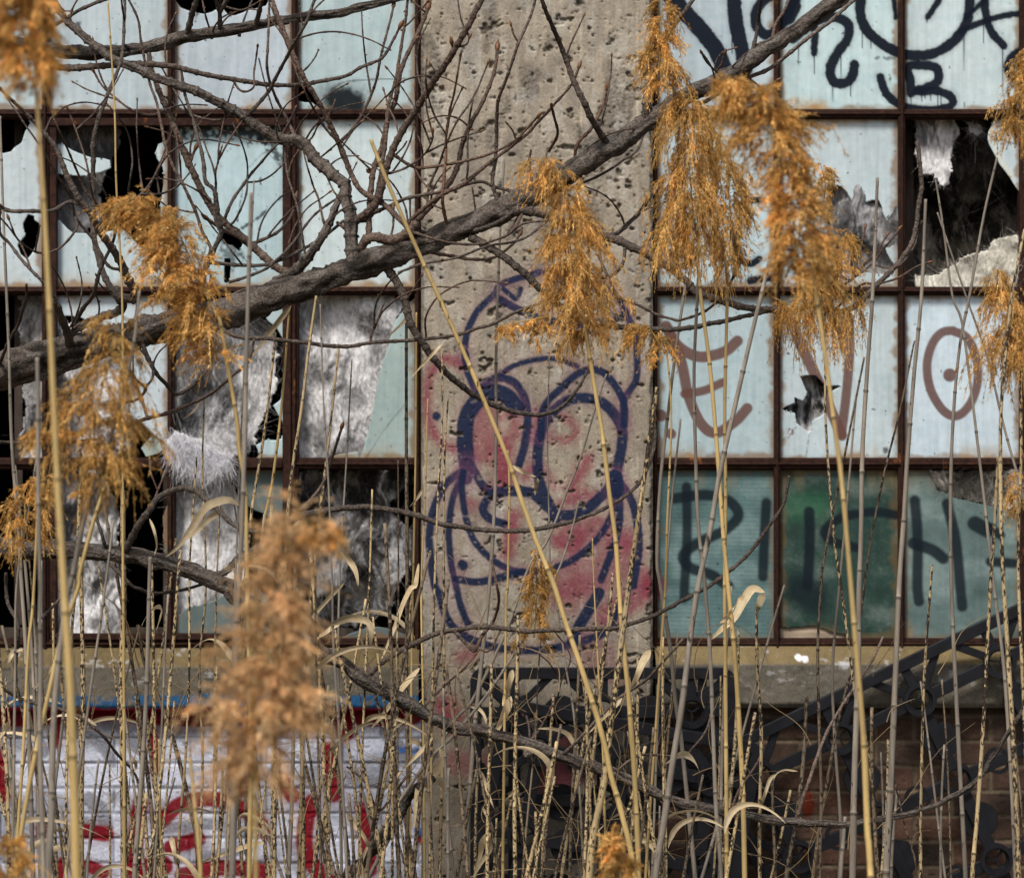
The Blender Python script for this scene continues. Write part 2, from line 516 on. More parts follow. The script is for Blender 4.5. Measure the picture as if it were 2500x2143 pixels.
def sheet(name, x0, x1, y0, y1, step, colf, hf, Y, mat, parent=None, holes=(), keep=None, smooth=True, thick=0):
    nx = int((x1 - x0) / step) + 2
    ny = int((y1 - y0) / step) + 2
    gx, gy = np.meshgrid(np.linspace(x0, x1, nx), np.linspace(y0, y1, ny))
    x = gx.ravel().copy()
    y = gy.ravel().copy()
    i = np.arange(ny - 1)[:, None] * nx
    j = np.arange(nx - 1)[None, :]
    F = np.stack([i + j, i + nx + j, i + nx + j + 1, i + j + 1], -1).reshape(-1, 4)
    cx = x[F].mean(1)
    cy = y[F].mean(1)
    ok = np.ones(len(F), bool)
    for h in holes:
        ok &= ~inpoly(cx, cy, h)
        n = len(h)
        bd = np.full(len(x), 1e9)
        bx = x.copy()
        by = y.copy()
        near = np.nonzero((x > h[:, 0].min() - step * 2) & (x < h[:, 0].max() + step * 2) & (y > h[:, 1].min() - step * 2) & (y < h[:, 1].max() + step * 2))[0]
        for k in range(n):
            a, b = h[k], h[(k + 1) % n]
            ab = b - a
            t = np.clip(((x[near] - a[0]) * ab[0] + (y[near] - a[1]) * ab[1]) / (ab.dot(ab) + 1e-9), 0, 1)
            qx = a[0] + t * ab[0]
            qy = a[1] + t * ab[1]
            d = np.hypot(qx - x[near], qy - y[near])
            m = d < bd[near]
            bd[near[m]] = d[m]
            bx[near[m]] = qx[m]
            by[near[m]] = qy[m]
        m = bd < step * 0.7
        inside = (x > x0) & (x < x1) & (y > y0) & (y < y1)
        m &= inside
        x[m] = bx[m]
        y[m] = by[m]
    if keep is not None:
        ok &= keep(cx, cy)
    F = F[ok]
    u = np.unique(F)
    remap = np.zeros(len(x), int)
    remap[u] = np.arange(len(u))
    F = remap[F]
    x, y = x[u], y[u]
    h = hf(x, y) if hf else np.zeros(len(x))
    V = P3(x, y, Y)
    V[:, 1] -= h
    o = mk(name, V, F, mat, parent, colf(x, y), smooth)
    if thick:
        md = o.modifiers.new('thickness', 'SOLIDIFY')
        md.thickness = thick
        md.offset = -1
    return o


# ------------------------------------------------------------------ ground
gm = MB()
gx, gy = np.meshgrid(np.concatenate([[-150, -60, -20], np.linspace(-6, 6, 60), [20, 60, 150]]), np.concatenate([[-200, -60, -20], np.linspace(-9, 0.3, 60), [10, 60, 150]]))
gz = 0.10 * (fbm(gx.ravel() * 10 + 500, gy.ravel() * 10 + 500, 12, seed=61) - .5)
nx = gx.shape[1]
i = np.arange(gx.shape[0] - 1)[:, None] * nx
j = np.arange(nx - 1)[None, :]
gF = np.stack([i + j, i + j + 1, i + nx + j + 1, i + nx + j], -1).reshape(-1, 4)
tag(mk('ground', np.stack([gx.ravel(), gy.ravel(), gz], -1), gF, M['ground']), kind='structure')

# ------------------------------------------------------------------ the building
bld = empty('derelict_building', (0, 0, 0))
tag(bld, 'derelict factory front with graffitied concrete pillar between two rusty broken windows', 'building')

CL = np.array([0.465, 0.565, 0.605])


def pane_col(x0, x1, y0, y1, tone, seed):
    def f(x, y):
        n = fbm(x, y, 60, 160, seed=seed)
        s2 = fbm(x, y, 7, 120, seed=seed + 9)
        f3 = fbm(x, y, 30, 22, seed=seed + 21)
        base = {'w': CL, 'g': np.array([0.072, 0.130, 0.130]), 'd': np.array([0.028, 0.058, 0.050]), 'k': np.array([0.13, 0.165, 0.165]), 's': np.array([0.115, 0.168, 0.168]), 't': np.array([0.30, 0.40, 0.385])}[tone]
        vr = np.random.RandomState(seed)
        c = base[None] * (0.74 + 0.30 * n + 0.24 * s2)[:, None] * vr.uniform(.86, 1.08) * np.array([vr.uniform(.93, 1.06), 1, vr.uniform(.96, 1.04)])
        c = c * (1 - np.array([0.07, 0.04, 0.03])[None] * ss(.5, .75, f3)[:, None])
        if tone in 'gds':
            q = fbm(x, y, 80, 50, seed=seed + 4)
            c = c * (0.65 + 0.9 * q)[:, None] + 0.05 * (ss(.5, .9, fbm(x, y, 4, 4, seed=seed + 5, o=2)) * q)[:, None] + 0.05 * ss(.5, .8, q)[:, None]
        if tone == 'g':
            c *= (1 + 0.10 * np.sin(y * 0.62 + 2 * n))[:, None]
        # grime and rust creeping in from the putty line
        e = np.minimum(np.minimum(x - x0, x1 - x), np.minimum(y - y0, y1 - y))
        g = ss(15, 0, e + 26 * (f3 - .5) - 7 * vr.rand())[:, None] * (.5 if tone in 'gds' else 1)
        c = c * (1 - g * .75) + np.array([0.20, 0.11, 0.04]) * g * .75
        g2 = (ss(48, 0, y1 - y) * ss(.44, .72, fbm(x, y, 55, 90, seed=seed + 33)))[:, None]
        c = c * (1 - g2 * .6) + np.array([0.34, 0.20, 0.07]) * g2 * .6
        g3 = (ss(80, 0, y - y0) * ss(.48, .74, fbm(x, y, 30, 200, seed=seed + 41)))[:, None]
        c = c * (1 - g3 * .4) + np.array([0.26, 0.19, 0.10]) * g3 * .4
        # chips and specks
        sp = ss(.885, .90, fbm(x + 9 * f3, y, 8, 9, seed=seed + 50, o=2))[:, None]
        c = c * (1 - sp * .85) + 0.03 * sp
        c = paint(c, x, y, EXTRA + ST, seed=seed)
        return c
    return f


EXTRA = []


def ex(c, op, wz, soft, s, rag=3):
    EXTRA.append((c, op, wz * ZS, soft, spline(PX(s), 7) if ' ' in s[2:] else PX(s), None, rag))


SOOT = (0.010, 0.014, 0.017)
ex(SOOT, .6, 200, 50, 'B -30,600 40,600 80,620', 12)
ex(SOOT, .97, 130, 20, 'B -20,600 40,600 80,620', 8)
ex((0.05, 0.05, 0.04), .8, 7, 2, 'B -50,540 0,505 60,490 200,480 450,474', 1)
ex(SOOT, .9, 60, 14, 'A 1070,770 1300,790 1500,800 1700,810', 34)
ex(SOOT, .8, 26, 8, 'A 1100,800 1110,830', 12)
ex(SOOT, .85, 46, 14, 'A 1600,820 1640,880 1690,960', 26)
ex((0.2, 0.25, 0.26), .8, 9, 3, 'A 1500,1010 1600,920 1690,1010', 4)
ex(SOOT, .85, 9, 3, 'A 1470,1100 1450,1200 1430,1330', 5)
ex(SOOT, .85, 12, 4, 'A 1460,1370 1560,1310 1600,1270 1690,1190', 6)
ex(SOOT, .7, 90, 24, 'A 1380,1470 1400,1560', 26)
ex(SOOT, .8, 10, 3, 'A 1568,1075 1570,1110', 3)
ex(SOOT, .8, 10, 3, 'A 1600,1480 1602,1500', 3)
ex(SOOT, .6, 8, 3, 'A 1450,1540 1560,1640', 5)
ex(SOOT, .8, 26, 5, 'A 470,150 475,165', 9)
ex(SOOT, .8, 10, 3, 'A 1185,85 1178,130', 5)
ex(SOOT, .8, 14, 3, 'C 1930,770 1960,760 2010,730', 9)
ex(SOOT, .7, 6, 2, 'C 1860,810 1930,840 2060,880', 2)
ex(SOOT, .8, 12, 4, 'C 1260,450 1270,500', 9)
ex(SOOT, .6, 10, 4, 'C 1190,350 1290,352', 9)
ex(SOOT, .6, 5, 2, 'E 395,680 280,820 150,1015', 1)
ex((0.07, 0.09, 0.09), .9, 30, 6, 'F 1238,955 1240,965', 3)
ex(SOOT, .9, 12, 3, 'F 650,375 652,378', 3)
ex(SOOT, .5, 5, 2, 'F 700,820 620,900', 2)
ex(SOOT, .5, 4, 2, 'F 780,862 755,1010', 2)
ex((0.02, 0.11, 0.05), .6, 150, 60, 'F 700,1300 830,1300', 10)
ex((0.42, 0.24, 0.07), .6, 60, 24, 'C 740,645 860,640', 10)
ex((0.42, 0.26, 0.10), .45, 50, 24, 'C 760,722 1080,730', 16)
ex((0.62, 0.60, 0.45), .7, 16, 6, 'C 1870,720 1900,900 2000,1070', 2)

rows = [(-150, 270), (288, 703), (718, 1120), (1144, 1560)]
LC = [(-230, 104), (121, 410), (427, 712), (729, 1013)]
RC = [(1605, 1889), (1904, 2192), (2208, 2488), (2503, 2790)]
HOLES = {
    ('L', 0, 2): ['A 1050,-360 1050,0 1090,45 1150,75 1230,87 1310,55 1335,22 1375,97 1460,80 1540,50 1600,38 1625,-10 1600,-360'],
    ('L', 0, 3): ['A 1790,500 1850,500 1890,540 1922,600 1900,640 1880,618 1790,606'],
    ('L', 1, 0): ['A -300,700 156,700 150,800 130,860 85,885 70,912 20,922 -50,900 -200,880', 'A 170,1290 205,1300 207,1330 240,1345 235,1420 215,1490 160,1562 108,1480 150,1420 140,1350'],
    ('L', 1, 1): ['A 290,690 1020,690 1000,850 950,870 943,950 978,1000 985,1120 965,1300 1000,1450 870,1500 800,1440 730,1380 620,1402 440,1400 360,1330 280,1310 280,1065 480,1060 600,1040 668,1015 660,962 560,950 440,910 380,870 280,850'],
    ('L', 1, 2): ['A 1325,1405 1440,1380 1465,1460 1440,1512 1400,1480 1350,1470', 'A 1350,1562 1388,1560 1385,1700 1352,1702'],
    ('L', 2, 0): ['D -600,0 265,0 240,300 270,600 250,1030 -600,1030'],
    ('L', 2, 1): ['D 290,260 345,255 360,165 480,158 540,190 620,212 640,250 700,330 790,380 782,480 796,620 785,750 870,822 995,935 1030,1030 290,1030'],
    ('L', 2, 2): ['D 1040,0 1500,0 1590,150 1690,262 1705,400 1690,660 1650,690 1672,740 1700,780 1695,890 1610,895 1545,930 1530,1030 1030,1030 1030,800'],
    ('L', 2, 3): ['E -280,-10 420,-10 400,90 330,190 290,330 240,500 180,800 122,1012 105,968 0,985 -280,990'],
    ('L', 3, 0): ['D -600,1060 240,1060 270,1700 G 250,360 -600,360'],
    ('L', 3, 1): ['D 280,1060 1010,1060 980,1400 1010,1776 G 980,360 280,360'],
    ('L', 3, 2): ['D 1030,1060 1350,1060 1420,1180 1500,1300 1640,1400 1680,1776 G 1400,60 1240,122 1130,150 1030,130'],
    ('L', 3, 3): ['D 1760,1060 E 470,1060 440,1400 470,1776 H 470,310 H 200,260 -260,330'],
    ('R', 1, 1): ['C 870,1130 920,1118 970,1122 1010,1160 1040,1215 1080,1200 1105,1222 1160,1205 1200,1210 1230,1290 1262,1390 1240,1500 1290,1600 1290,1650 1100,1642 950,1640 900,1500 880,1350 900,1250'],
    ('R', 1, 2): ['C 1340,690 1850,690 1855,830 1910,960 1990,1080 2050,1160 2100,1210 2100,1760 1340,1760'],
    ('R', 2, 1): ['F 722,515 820,510 860,555 882,575 970,570 920,602 887,612 870,740 800,780 785,862 745,830 700,790 690,735 615,715 690,675 685,640 740,665 765,620 750,580'],
    ('R', 3, 1): ['I 560,262 640,266 830,262 900,290 1000,316 1000,345 560,345'],
    ('R', 3, 2): ['F 1480,1060 1560,1150 1600,1222 1720,1262 1850,1292 2000,1312 2100,1300 2100,1060'],
}
TONES = {('R', 3, 0): 'g', ('R', 3, 1): 'd', ('R', 3, 2): 's', ('R', 3, 3): 's', ('L', 3, 2): 'k', ('L', 3, 3): 'k', ('L', 2, 3): 't', ('L', 3, 0): 'k', ('L', 3, 1): 'k'}
PLAB = {('R', 2, 0): 'whole pane with a brown sprayed E', ('R', 2, 1): 'pane with a star-shaped hole through the brown V', ('R', 2, 2): 'whole pane with a brown sprayed O and dot',
        ('R', 1, 2): 'pane broken down to one curved shard', ('R', 1, 1): 'pane with a ragged hole low at its right', ('R', 3, 0): 'ribbed teal pane', ('R', 3, 1): 'dark green pane',
        ('L', 1, 1): 'shattered pane with black gap', ('L', 2, 3): 'grey-green slanted remnant of a pane', ('L', 0, 2): 'pane with a hole at its top'}


def bars(mb, cols, x0, x1, left):
    """vertical and horizontal steel bars of one window (photo px), verticals stand 3 mm proud"""
    def b(xa, xb, ya, yb, f, back):
        a = P3(xa, yb, 0)
        c = P3(xb, ya, 0)
        n = max(1, int(max(xb - xa, yb - ya) / 40))
        mb.box(a[0], c[0], -f, back, a[2], c[2])
    ys = [(-178, -150)] + [(rows[k][1], rows[k + 1][0]) for k in range(3)] + [(1560, 1580)]
    for ya, yb in ys:
        b(x0, x1, ya, yb, .012, .03)
        b(x0, x1, ya - 3, yb + 3, .004, .026)
        b(x0, x1, (ya + yb) / 2 - 2.5, (ya + yb) / 2 + 2.5, .020, .0)
    xs = [(x0, cols[0][0])] + [(cols[k][1], cols[k + 1][0]) for k in range(len(cols) - 1)] + [(cols[-1][1], x1)]
    for xa, xb in xs:
        b(xa, xb, -178, 1582, .015, .033)
        b((xa + xb) / 2 - 2.5, (xa + xb) / 2 + 2.5, -178, 1582, .024, .0)


for side, cols, wx0, wx1 in (('L', LC, -250, 1028), ('R', RC, 1592, 2812)):
    mb = MB()
    bars(mb, cols, wx0, wx1, side == 'L')
    win = mb.build('window', M['rust'], bld)
    bv = win.modifiers.new('bevel', 'BEVEL')
    bv.width = 0.0015
    bv.segments = 1
    for r, (ya, yb) in enumerate(rows):
        for c, (xa, xb) in enumerate(cols):
            k = (side, r, c)
            hs = [PX(s) for s in HOLES.get(k, [])]
            hs = [np.array([q + rs.randn(2) * 0.8 for q in spline(np.vstack([h, h[:1]]), 14)[:-1]]) for h in hs]
            vis = xb > 0 and xa < 2500
            o = sheet('pane', xa - 4, xb + 4, ya - 4, yb + 4, 2.6 if vis else 12, pane_col(xa, xb, ya, yb, TONES.get(k, 'w'), 100 + r * 31 + c * 7 + (500 if side == 'R' else 0)),
                      lambda x, y: 0.0012 * (fbm(x, y, 90, seed=77) - .5) * 2, 0.006, M['glass'], win, hs, thick=0.004)
            if k in PLAB:
                o['label'] = PLAB[k]
# the opening sash of the left window (columns 2 and 3, rows 2 to 4)
mb = MB()


def pb(mb, xa, xb, ya, yb, y0, y1):
    a = P3(xa, yb, 0)
    c = P3(xb, ya, 0)
    mb.box(a[0], c[0], y0, y1, a[2], c[2])


pb(mb, 124, 712, 291, 310, -.026, .0045)
pb(mb, 124, 141, 310, 1545, -.022, .0045)
pb(mb, 691, 712, 310, 1545, -.022, .0045)
pb(mb, 141, 691, 1120, 1142, -.030, -.0245)
pb(mb, 141, 691, 1545, 1560, -.026, .0045)
sash = mb.build('sash', M['rust'], bld)
bv = sash.modifiers.new('bevel', 'BEVEL')
bv.width = 0.002
# loose glass shard standing in the left window
sh = PX('D 850,945 915,870 1000,930 960,975 880,998')
V = np.vstack([P3(sh[:, 0], sh[:, 1], -.004), P3(sh[:, 0], sh[:, 1], 0.0)])
F4 = np.array([(i, (i + 1) % 5, 5 + (i + 1) % 5, 5 + i) for i in range(5)])
T3 = np.array([(0, 2, 1), (0, 3, 2), (0, 4, 3), (5, 6, 7), (5, 7, 8), (5, 8, 9)])
tag(mk('glass_shard', V, [F4, T3], M['glass'], None, np.full((10, 3), 0.42) * np.array([.8, 1, .95]), False), 'small pale loose shard of glass standing on the transom beside the white wool tuft', 'glass shard')

# pillar


def pillar_h(x, y):
    pit = fbm(x, y, 10, 12, seed=201, o=3)
    dens = fbm(x, y, 150, 220, seed=203)
    big = fbm(x, y, 24, 20, seed=205, o=3)
    top = ss(1100, 500, y) * .035
    h = -0.006 * ss(.725 - top - .16 * (dens - .5) * 2, .90, pit)
    h -= 0.010 * ss(.70 - top, .84, big) * (0.5 + vn(x / 3, y / 3, 230))
    h += 0.0015 * (fbm(x, y, 70, seed=207) - .5)
    h -= 0.003 * ss(.50, .62, fbm(x, y, 75, 110, seed=243, o=5)) * (.4 + vn(x / 4, y / 4, 249)) * ss(1100, 600, y)
    h += 0.0010 * (fbm(x, y, 5, seed=209, o=2) - .5)
    h -= 0.002 * ss(6, 0, np.abs(x - 1418 - 6 * (fbm(x, y, 30, seed=212) - .5))) * ss(.45, .55, fbm(x, y, 400, 60, seed=213))
    e = np.minimum(x - 1028, 1594 - x) + 10 * (fbm(x, y, 18, seed=211) - .5)
    h -= 0.012 * ss(9, 0, e)
    return h


def pillar_c(x, y):
    n = fbm(x, y, 90, 130, seed=221)
    s_ = fbm(x, y, 14, 260, seed=223)
    f = fbm(x, y, 12, 9, seed=225)
    c = np.array([0.285, 0.248, 0.195])[None] * (0.42 + 0.55 * n + 0.40 * s_ + 0.36 * f)[:, None]
    ex_ = (ss(.50, .64, fbm(x, y, 75, 110, seed=243, o=5)) * (.35 + .65 * ss(1000, 500, y)))[:, None]
    c = c * (1 - ex_ * .5) + np.array([0.085, 0.076, 0.068]) * (.6 + .8 * f)[:, None] * ex_ * .5
    dr = (ss(.64, .80, fbm(x, y, 9, 420, seed=245, o=3)))[:, None]
    c = c * (1 - dr * .35) + np.array([0.44, 0.42, 0.38]) * dr * .35
    bl = (ss(5, 1, np.abs(x - 1418)) + ss(5, 1, np.abs(x - 1556)) + .6 * ss(4, 1, np.abs(x - 1225)))[:, None] * ss(.40, .55, fbm(x, y, 300, 90, seed=247))[:, None]
    c = c * (1 + .35 * bl)
    wv = ss(.56, .74, fbm(x, y, 36, 60, seed=227))[:, None]
    c = c * (1 - wv * .45) + np.array([0.46, 0.44, 0.39]) * wv * .45
    dk = (ss(.52, .72, fbm(x, y, 50, 90, seed=229)) * ss(1100, 500, y))[:, None]
    c = c * (1 - dk * .35) + np.array([0.12, 0.11, 0.105]) * dk * .35
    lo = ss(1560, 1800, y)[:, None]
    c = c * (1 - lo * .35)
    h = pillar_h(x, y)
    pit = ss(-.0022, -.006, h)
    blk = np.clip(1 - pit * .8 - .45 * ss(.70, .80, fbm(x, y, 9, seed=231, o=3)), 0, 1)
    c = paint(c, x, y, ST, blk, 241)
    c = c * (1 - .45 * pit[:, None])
    sp = ss(.84, .9, fbm(x, y, 7, seed=233, o=3))[:, None]
    return c * (1 - .6 * sp)


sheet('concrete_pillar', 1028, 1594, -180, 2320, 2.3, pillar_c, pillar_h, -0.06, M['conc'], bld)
mb = MB()
a0 = P3(1028, 0, -.06)[0] + .0005
a1 = P3(1594, 0, -.06)[0] - .0005
mb.box(a0, a1, -.046, .3, 0, 3.4, (0.2, 0.18, 0.15))
mb.build('pillar_core', M['conc'], bld)

# sills
for nm, xa, xb, ytop in (('L', -250, 1024, 1581), ('R', 1598, 2812, 1575)):
    def sill_c(x, y, nm=nm, ytop=ytop):
        n = fbm(x, y, 50, 30, seed=251)
        f = fbm(x, y, 8, seed=253)
        top = ss(ytop + 44, ytop + 36, y)[:, None]
        c = np.array([0.155, 0.140, 0.112]) * (0.35 + .7 * n + .4 * f)[:, None]
        t = np.array([0.145, 0.110, 0.055]) * (1.0 if nm == 'L' else 1.25) * (0.6 + .5 * n + .3 * f)[:, None]
        c = c * (1 - top) + t * top
        pt = ss(.70, .76, fbm(x, y, 26, 12, seed=257))[:, None] * ss(1700, 1650, y)[:, None]
        c = c * (1 - pt * .5) + 0.42 * pt * .5
        if nm == 'L':
            w_ = 10 * (fbm(x, y, 30, seed=259) - .5)
            b = (ss(ytop + 106, ytop + 112, y + w_) * ss(.25, .5, fbm(x, y, 30, 20, seed=255)))[:, None]
            c = c * (1 - b) + np.array([0.025, 0.10, 0.22]) * b
            r_ = ss(ytop + 138, ytop + 142, y + w_)[:, None]
            c = c * (1 - r_) + np.array([0.28, 0.01, 0.03]) * r_
        else:
            d = np.minimum(np.hypot((x - 1945) / 1.2, y - 1602), np.hypot((x - 1960) / 1.1, y - 1605)) + 6 * (f - .5)
            b = ss(9, 6, d)[:, None]
            c = c * (1 - b) + .8 * b
            d = np.hypot((x - 2055) / 1.6, y - 1618) + 14 * (f - .5)
            b = ss(12, 7, d)[:, None]
            c = c * (1 - b) + .42 * b
        return c

    def sill_h(x, y, ytop=ytop):
        t = np.clip((y - ytop) / 40, 0, 1)
        return 0.085 * t + 0.004 * (fbm(x, y, 12, seed=261) - .5) - .012 * ss(ytop + 132, ytop + 150, y)
    sheet('window_sill', xa, xb, ytop, ytop + 146, 3, sill_c, sill_h, -0.012, M['conc'], bld)

# brickwork
CH = 61.0


def brick_uv(x, y, off):
    v = (y - off) / CH
    row = np.floor(v).astype(int)
    u = x / 186.0 + (row % 2) * .5 + .04 * np.sin(row * 3.1)
    bi = np.floor(u).astype(int)
    hd = (vn(bi * 7.7 + 3, row * 5.1, 271) > .8)
    fu = (u - bi)
    e = np.minimum(np.minimum(fu, 1 - fu) * 186, np.minimum(v - row, 1 - (v - row)) * CH)
    e2 = np.where(hd, np.minimum(e, np.abs(fu - .5) * 186), e)
    return row, bi + hd * (fu > .5) * .5, e2


def brick_h(off, soft):
    def f(x, y):
        r_, b_, e = brick_uv(x, y, off)
        e = e + 3 * (fbm(x, y, 14, seed=273) - .5)
        k = vn(b_ * 3.7 + .5, r_ * 2.3 + .5, 275)
        return -0.0035 * ss(6.5 + soft, 2.5, e) + .003 * (k - .5) + .0022 * (fbm(x, y, 9, seed=277) - .5) - .004 * ss(.74, .84, fbm(x, y, 16, 8, seed=279))
    return f


def brick_white(x, y):
    r_, b_, e = brick_uv(x, y, 1740)
    n = fbm(x, y, 60, 40, seed=281)
    k = vn(b_ * 3.7 + .5, r_ * 2.3 + .5, 283)
    big = ss(.42, .56, fbm(x, y, 120, 90, seed=284))
    c = np.array([0.50, 0.53, 0.63])[None] * (.42 + .25 * n + .2 * k + .46 * big)[:, None]
    mo = ss(4.5, 1.5, e + 2.5 * (fbm(x, y, 20, seed=282) - .3))[:, None]
    c = c * (1 - mo * .55)
    blk = np.clip(1 - .35 * ss(.72, .82, fbm(x, y, 7, seed=285)), 0, 1)
    c = paint(c, x, y, WALLST, blk, 287)
    ch = ss(.72, .78, fbm(x, y, 18, 12, seed=289))[:, None]
    return c * (1 - ch * .6) + np.array([.1, .06, .05]) * ch * .6


def brick_dark(x, y):
    r_, b_, e = brick_uv(x, y, 1748)
    k = vn(b_ * 3.7 + .5, r_ * 2.3 + .5, 291)
    k2 = vn(b_ * 5.7 + .5, r_ * 4.3 + .5, 293)
    n = fbm(x, y, 24, 16, seed=295)
    c1 = np.array([0.098, 0.054, 0.038])
    c2 = np.array([0.066, 0.050, 0.040])
    c = (c1 * k[:, None] + c2 * (1 - k[:, None])) * (.45 + .7 * n + .6 * k2)[:, None]
    mo = ss(6.0, 3.5, e + 3 * (n - .5))[:, None]
    c = c * (1 - mo) + np.array([0.16, 0.125, 0.088]) * (.35 + n)[:, None] * mo
    s_ = ss(22, 14, np.hypot((x - 1974) * 1.2, (y - 1963) * .55) + 10 * (n - .5))[:, None]
    return c * (1 - s_) + np.array([.17, .035, .018]) * s_


sheet('brick_wall', -250, 1030, 1722, 2330, 3, brick_white, brick_h(1740, -1.5), -0.035, M['brick'], bld)
sheet('brick_wall', 1592, 2812, 1716, 2330, 3, brick_dark, brick_h(1748, 0), -0.035, M['brick'], bld)
zb = P3(0, 2330, -.035)[2]
zt = P3(0, -178, 0)[2]
mb = MB()
xl = P3(-250, 0, 0)[0]
xr = P3(2812, 0, 0)[0]
a0 += .001
a1 -= .001
mb.box(xl, a0, -.04, .25, 0, zb + .002, (.1, .08, .07))
mb.box(a1, xr, -.04, .25, 0, zb + .002, (.1, .08, .07))
mb.build('plinth', M['brick'], bld)
mb = MB()
mb.box(xl - 3, xr + 3, -.05, .25, zt - .004, zt + .9, (.22, .2, .17))
mb.box(xl - 3, xl, -.05, .25, 0, zt - .004, (.22, .2, .17))
mb.box(xr, xr + 3, -.05, .25, 0, zt - .004, (.22, .2, .17))
mb.build('outer_wall', M['conc'], bld)
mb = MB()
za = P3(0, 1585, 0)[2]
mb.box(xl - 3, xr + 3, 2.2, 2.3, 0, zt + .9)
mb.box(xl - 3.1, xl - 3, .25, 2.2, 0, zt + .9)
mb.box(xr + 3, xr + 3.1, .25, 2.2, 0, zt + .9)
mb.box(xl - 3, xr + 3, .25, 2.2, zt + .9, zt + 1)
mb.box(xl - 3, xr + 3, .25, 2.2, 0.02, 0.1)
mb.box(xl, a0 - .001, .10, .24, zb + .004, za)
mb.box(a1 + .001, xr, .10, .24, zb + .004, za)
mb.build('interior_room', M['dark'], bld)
mb = MB()
pb(mb, -230, 1008, 1536, 1562, .05, .09)
M['soot'] = mat_attr('sooty_wood', 0.9, 60, 0.4, 0.5, 90, 0.002, 0.2, (1, 1, .2), base=(.055, .042, .035))[0]
mb.build('inner_sill', M['soot'], bld)
for xa in (20, 388, 2222):
    mb = MB()
    pb(mb, xa, xa + 20, -100, 1530, .10, .14)
    mb.build('inner_batten', M['soot'], bld)
mb = MB()
pb(mb, 1898, 2072, 1528, 1558, .0125, .03)
mb.build('bare_wood_strip', M['wood'], bld)


# ------------------------------------------------------------------ mineral wool in and behind the broken panes
def wool(label, poly, Y, amp, seed, lo, hi, dirt, nf=500, flen=.016, grp=None, tint=(1, 1, 1.02), edge=10, name='insulation_batt', cat='insulation', dirn=None, gam=1.0):
    p = PX(poly)
    p = spline(np.vstack([p, p[:1]]), 20)[:-1]
    x0, y0 = p.min(0) - 12
    x1, y1 = p.max(0) + 12
    tint = np.array(tint)
    hi = min(.72, hi * 1.18)
    lo = lo * 1.15

    def warp(x, y):
        return x + 60 * (fbm(x, y, 70, seed=seed + 1) - .5), y + 60 * (fbm(x, y, 70, seed=seed + 2) - .5)

    def keep(x, y):
        return inpoly(x + 2 * edge * (fbm(x, y, 14, seed=seed + 3) - .5), y + 2 * edge * (fbm(x, y, 14, seed=seed + 4) - .5), p)

    def hf(x, y):
        a, b = warp(x, y)
        r1 = fbm(a, b, 90, 110, seed=seed + 5, o=2) * 1.15
        r2 = 1 - np.abs(fbm(a + 20 * fbm(x, y, 26, seed=seed + 12), b, 9, 60, seed=seed + 6, o=3) * 2 - 1)
        return amp * (1.25 * ss(.2, .8, r1 / 1.15) * r1 + .11 * r2 + .06 * fbm(a, b, 5, 12, seed=seed + 7, o=3)) - amp * .5

    def cf(x, y):
        a, b = warp(x, y)
        n = fbm(a, b, 46, 66, seed=seed + 8)
        f = fbm(a, b, 5, 24, seed=seed + 9)
        k = np.clip(ss(.28, .68, n + .6 * (f - .5)) ** gam, 0, 1)[:, None]
        c = (lo * (1 - k) + hi * k) * tint
        d = ss(.52, .75, fbm(x, y, 40, seed=seed + 11))[:, None] * dirt
        return c * (1 - d * .8) + np.array([.045, .038, .03]) * d * .8
    o = sheet(name, x0, x1, y0, y1, 3, cf, hf, Y, M['wool'], None, keep=keep, thick=0.006)
    tag(o, label, cat, grp)
    # fibres standing off the surface
    n = nf
    qx = rs.uniform(x0, x1, n * 4)
    qy = rs.uniform(y0, y1, n * 4)
    m = inpoly(qx, qy, p)
    qx, qy = qx[m][:n], qy[m][:n]
    n = len(qx)
    base = P3(qx, qy, Y)
    base[:, 1] -= hf(qx, qy)
    c = np.clip(cf(qx, qy) * 1.25 + .02, 0, .8)
    fib(o, base, flen, c, dirn)
    return o


def fib(parent, base, flen, c, dirn=None, wdt=.0004, nm='loose_fibres', spread=1.0):
    n = len(base)
    d = rs.randn(n, 3) * np.array([1, .45, 1]) * spread
    d[:, 1] -= .15
    if dirn is not None:
        d += np.array(dirn)
    d /= np.linalg.norm(d, axis=1)[:, None]
    L = flen * rs.uniform(.4, 1.3, n)
    k = 5
    t = np.linspace(0, 1, k)
    curl = rs.randn(n, 3) * .9
    pts = base[:, None] + d[:, None] * (L[:, None] * t)[..., None] + curl[:, None] * (L[:, None] * t ** 2)[..., None] + np.array([0, 0, -.25]) * (L[:, None] * t ** 2)[..., None]
    side = np.cross(d, np.array([0, 1, 0.2]))
    side /= np.linalg.norm(side, axis=1)[:, None] + 1e-9
    ww = wdt * (1 - .7 * t)
    a = pts + side[:, None] * ww[None, :, None]
    b = pts - side[:, None] * ww[None, :, None]
    V = np.stack([a, b], 2).reshape(-1, 3)
    o0 = (np.arange(n) * k * 2)[:, None]
    j = np.arange(k - 1)[None] * 2
    F = np.stack([o0 + j, o0 + j + 1, o0 + j + 3, o0 + j + 2], -1).reshape(-1, 4)
    return tag(mk(nm, V, F, M['fibre'], parent, np.repeat(c, k * 2, 0)), kind='stuff')


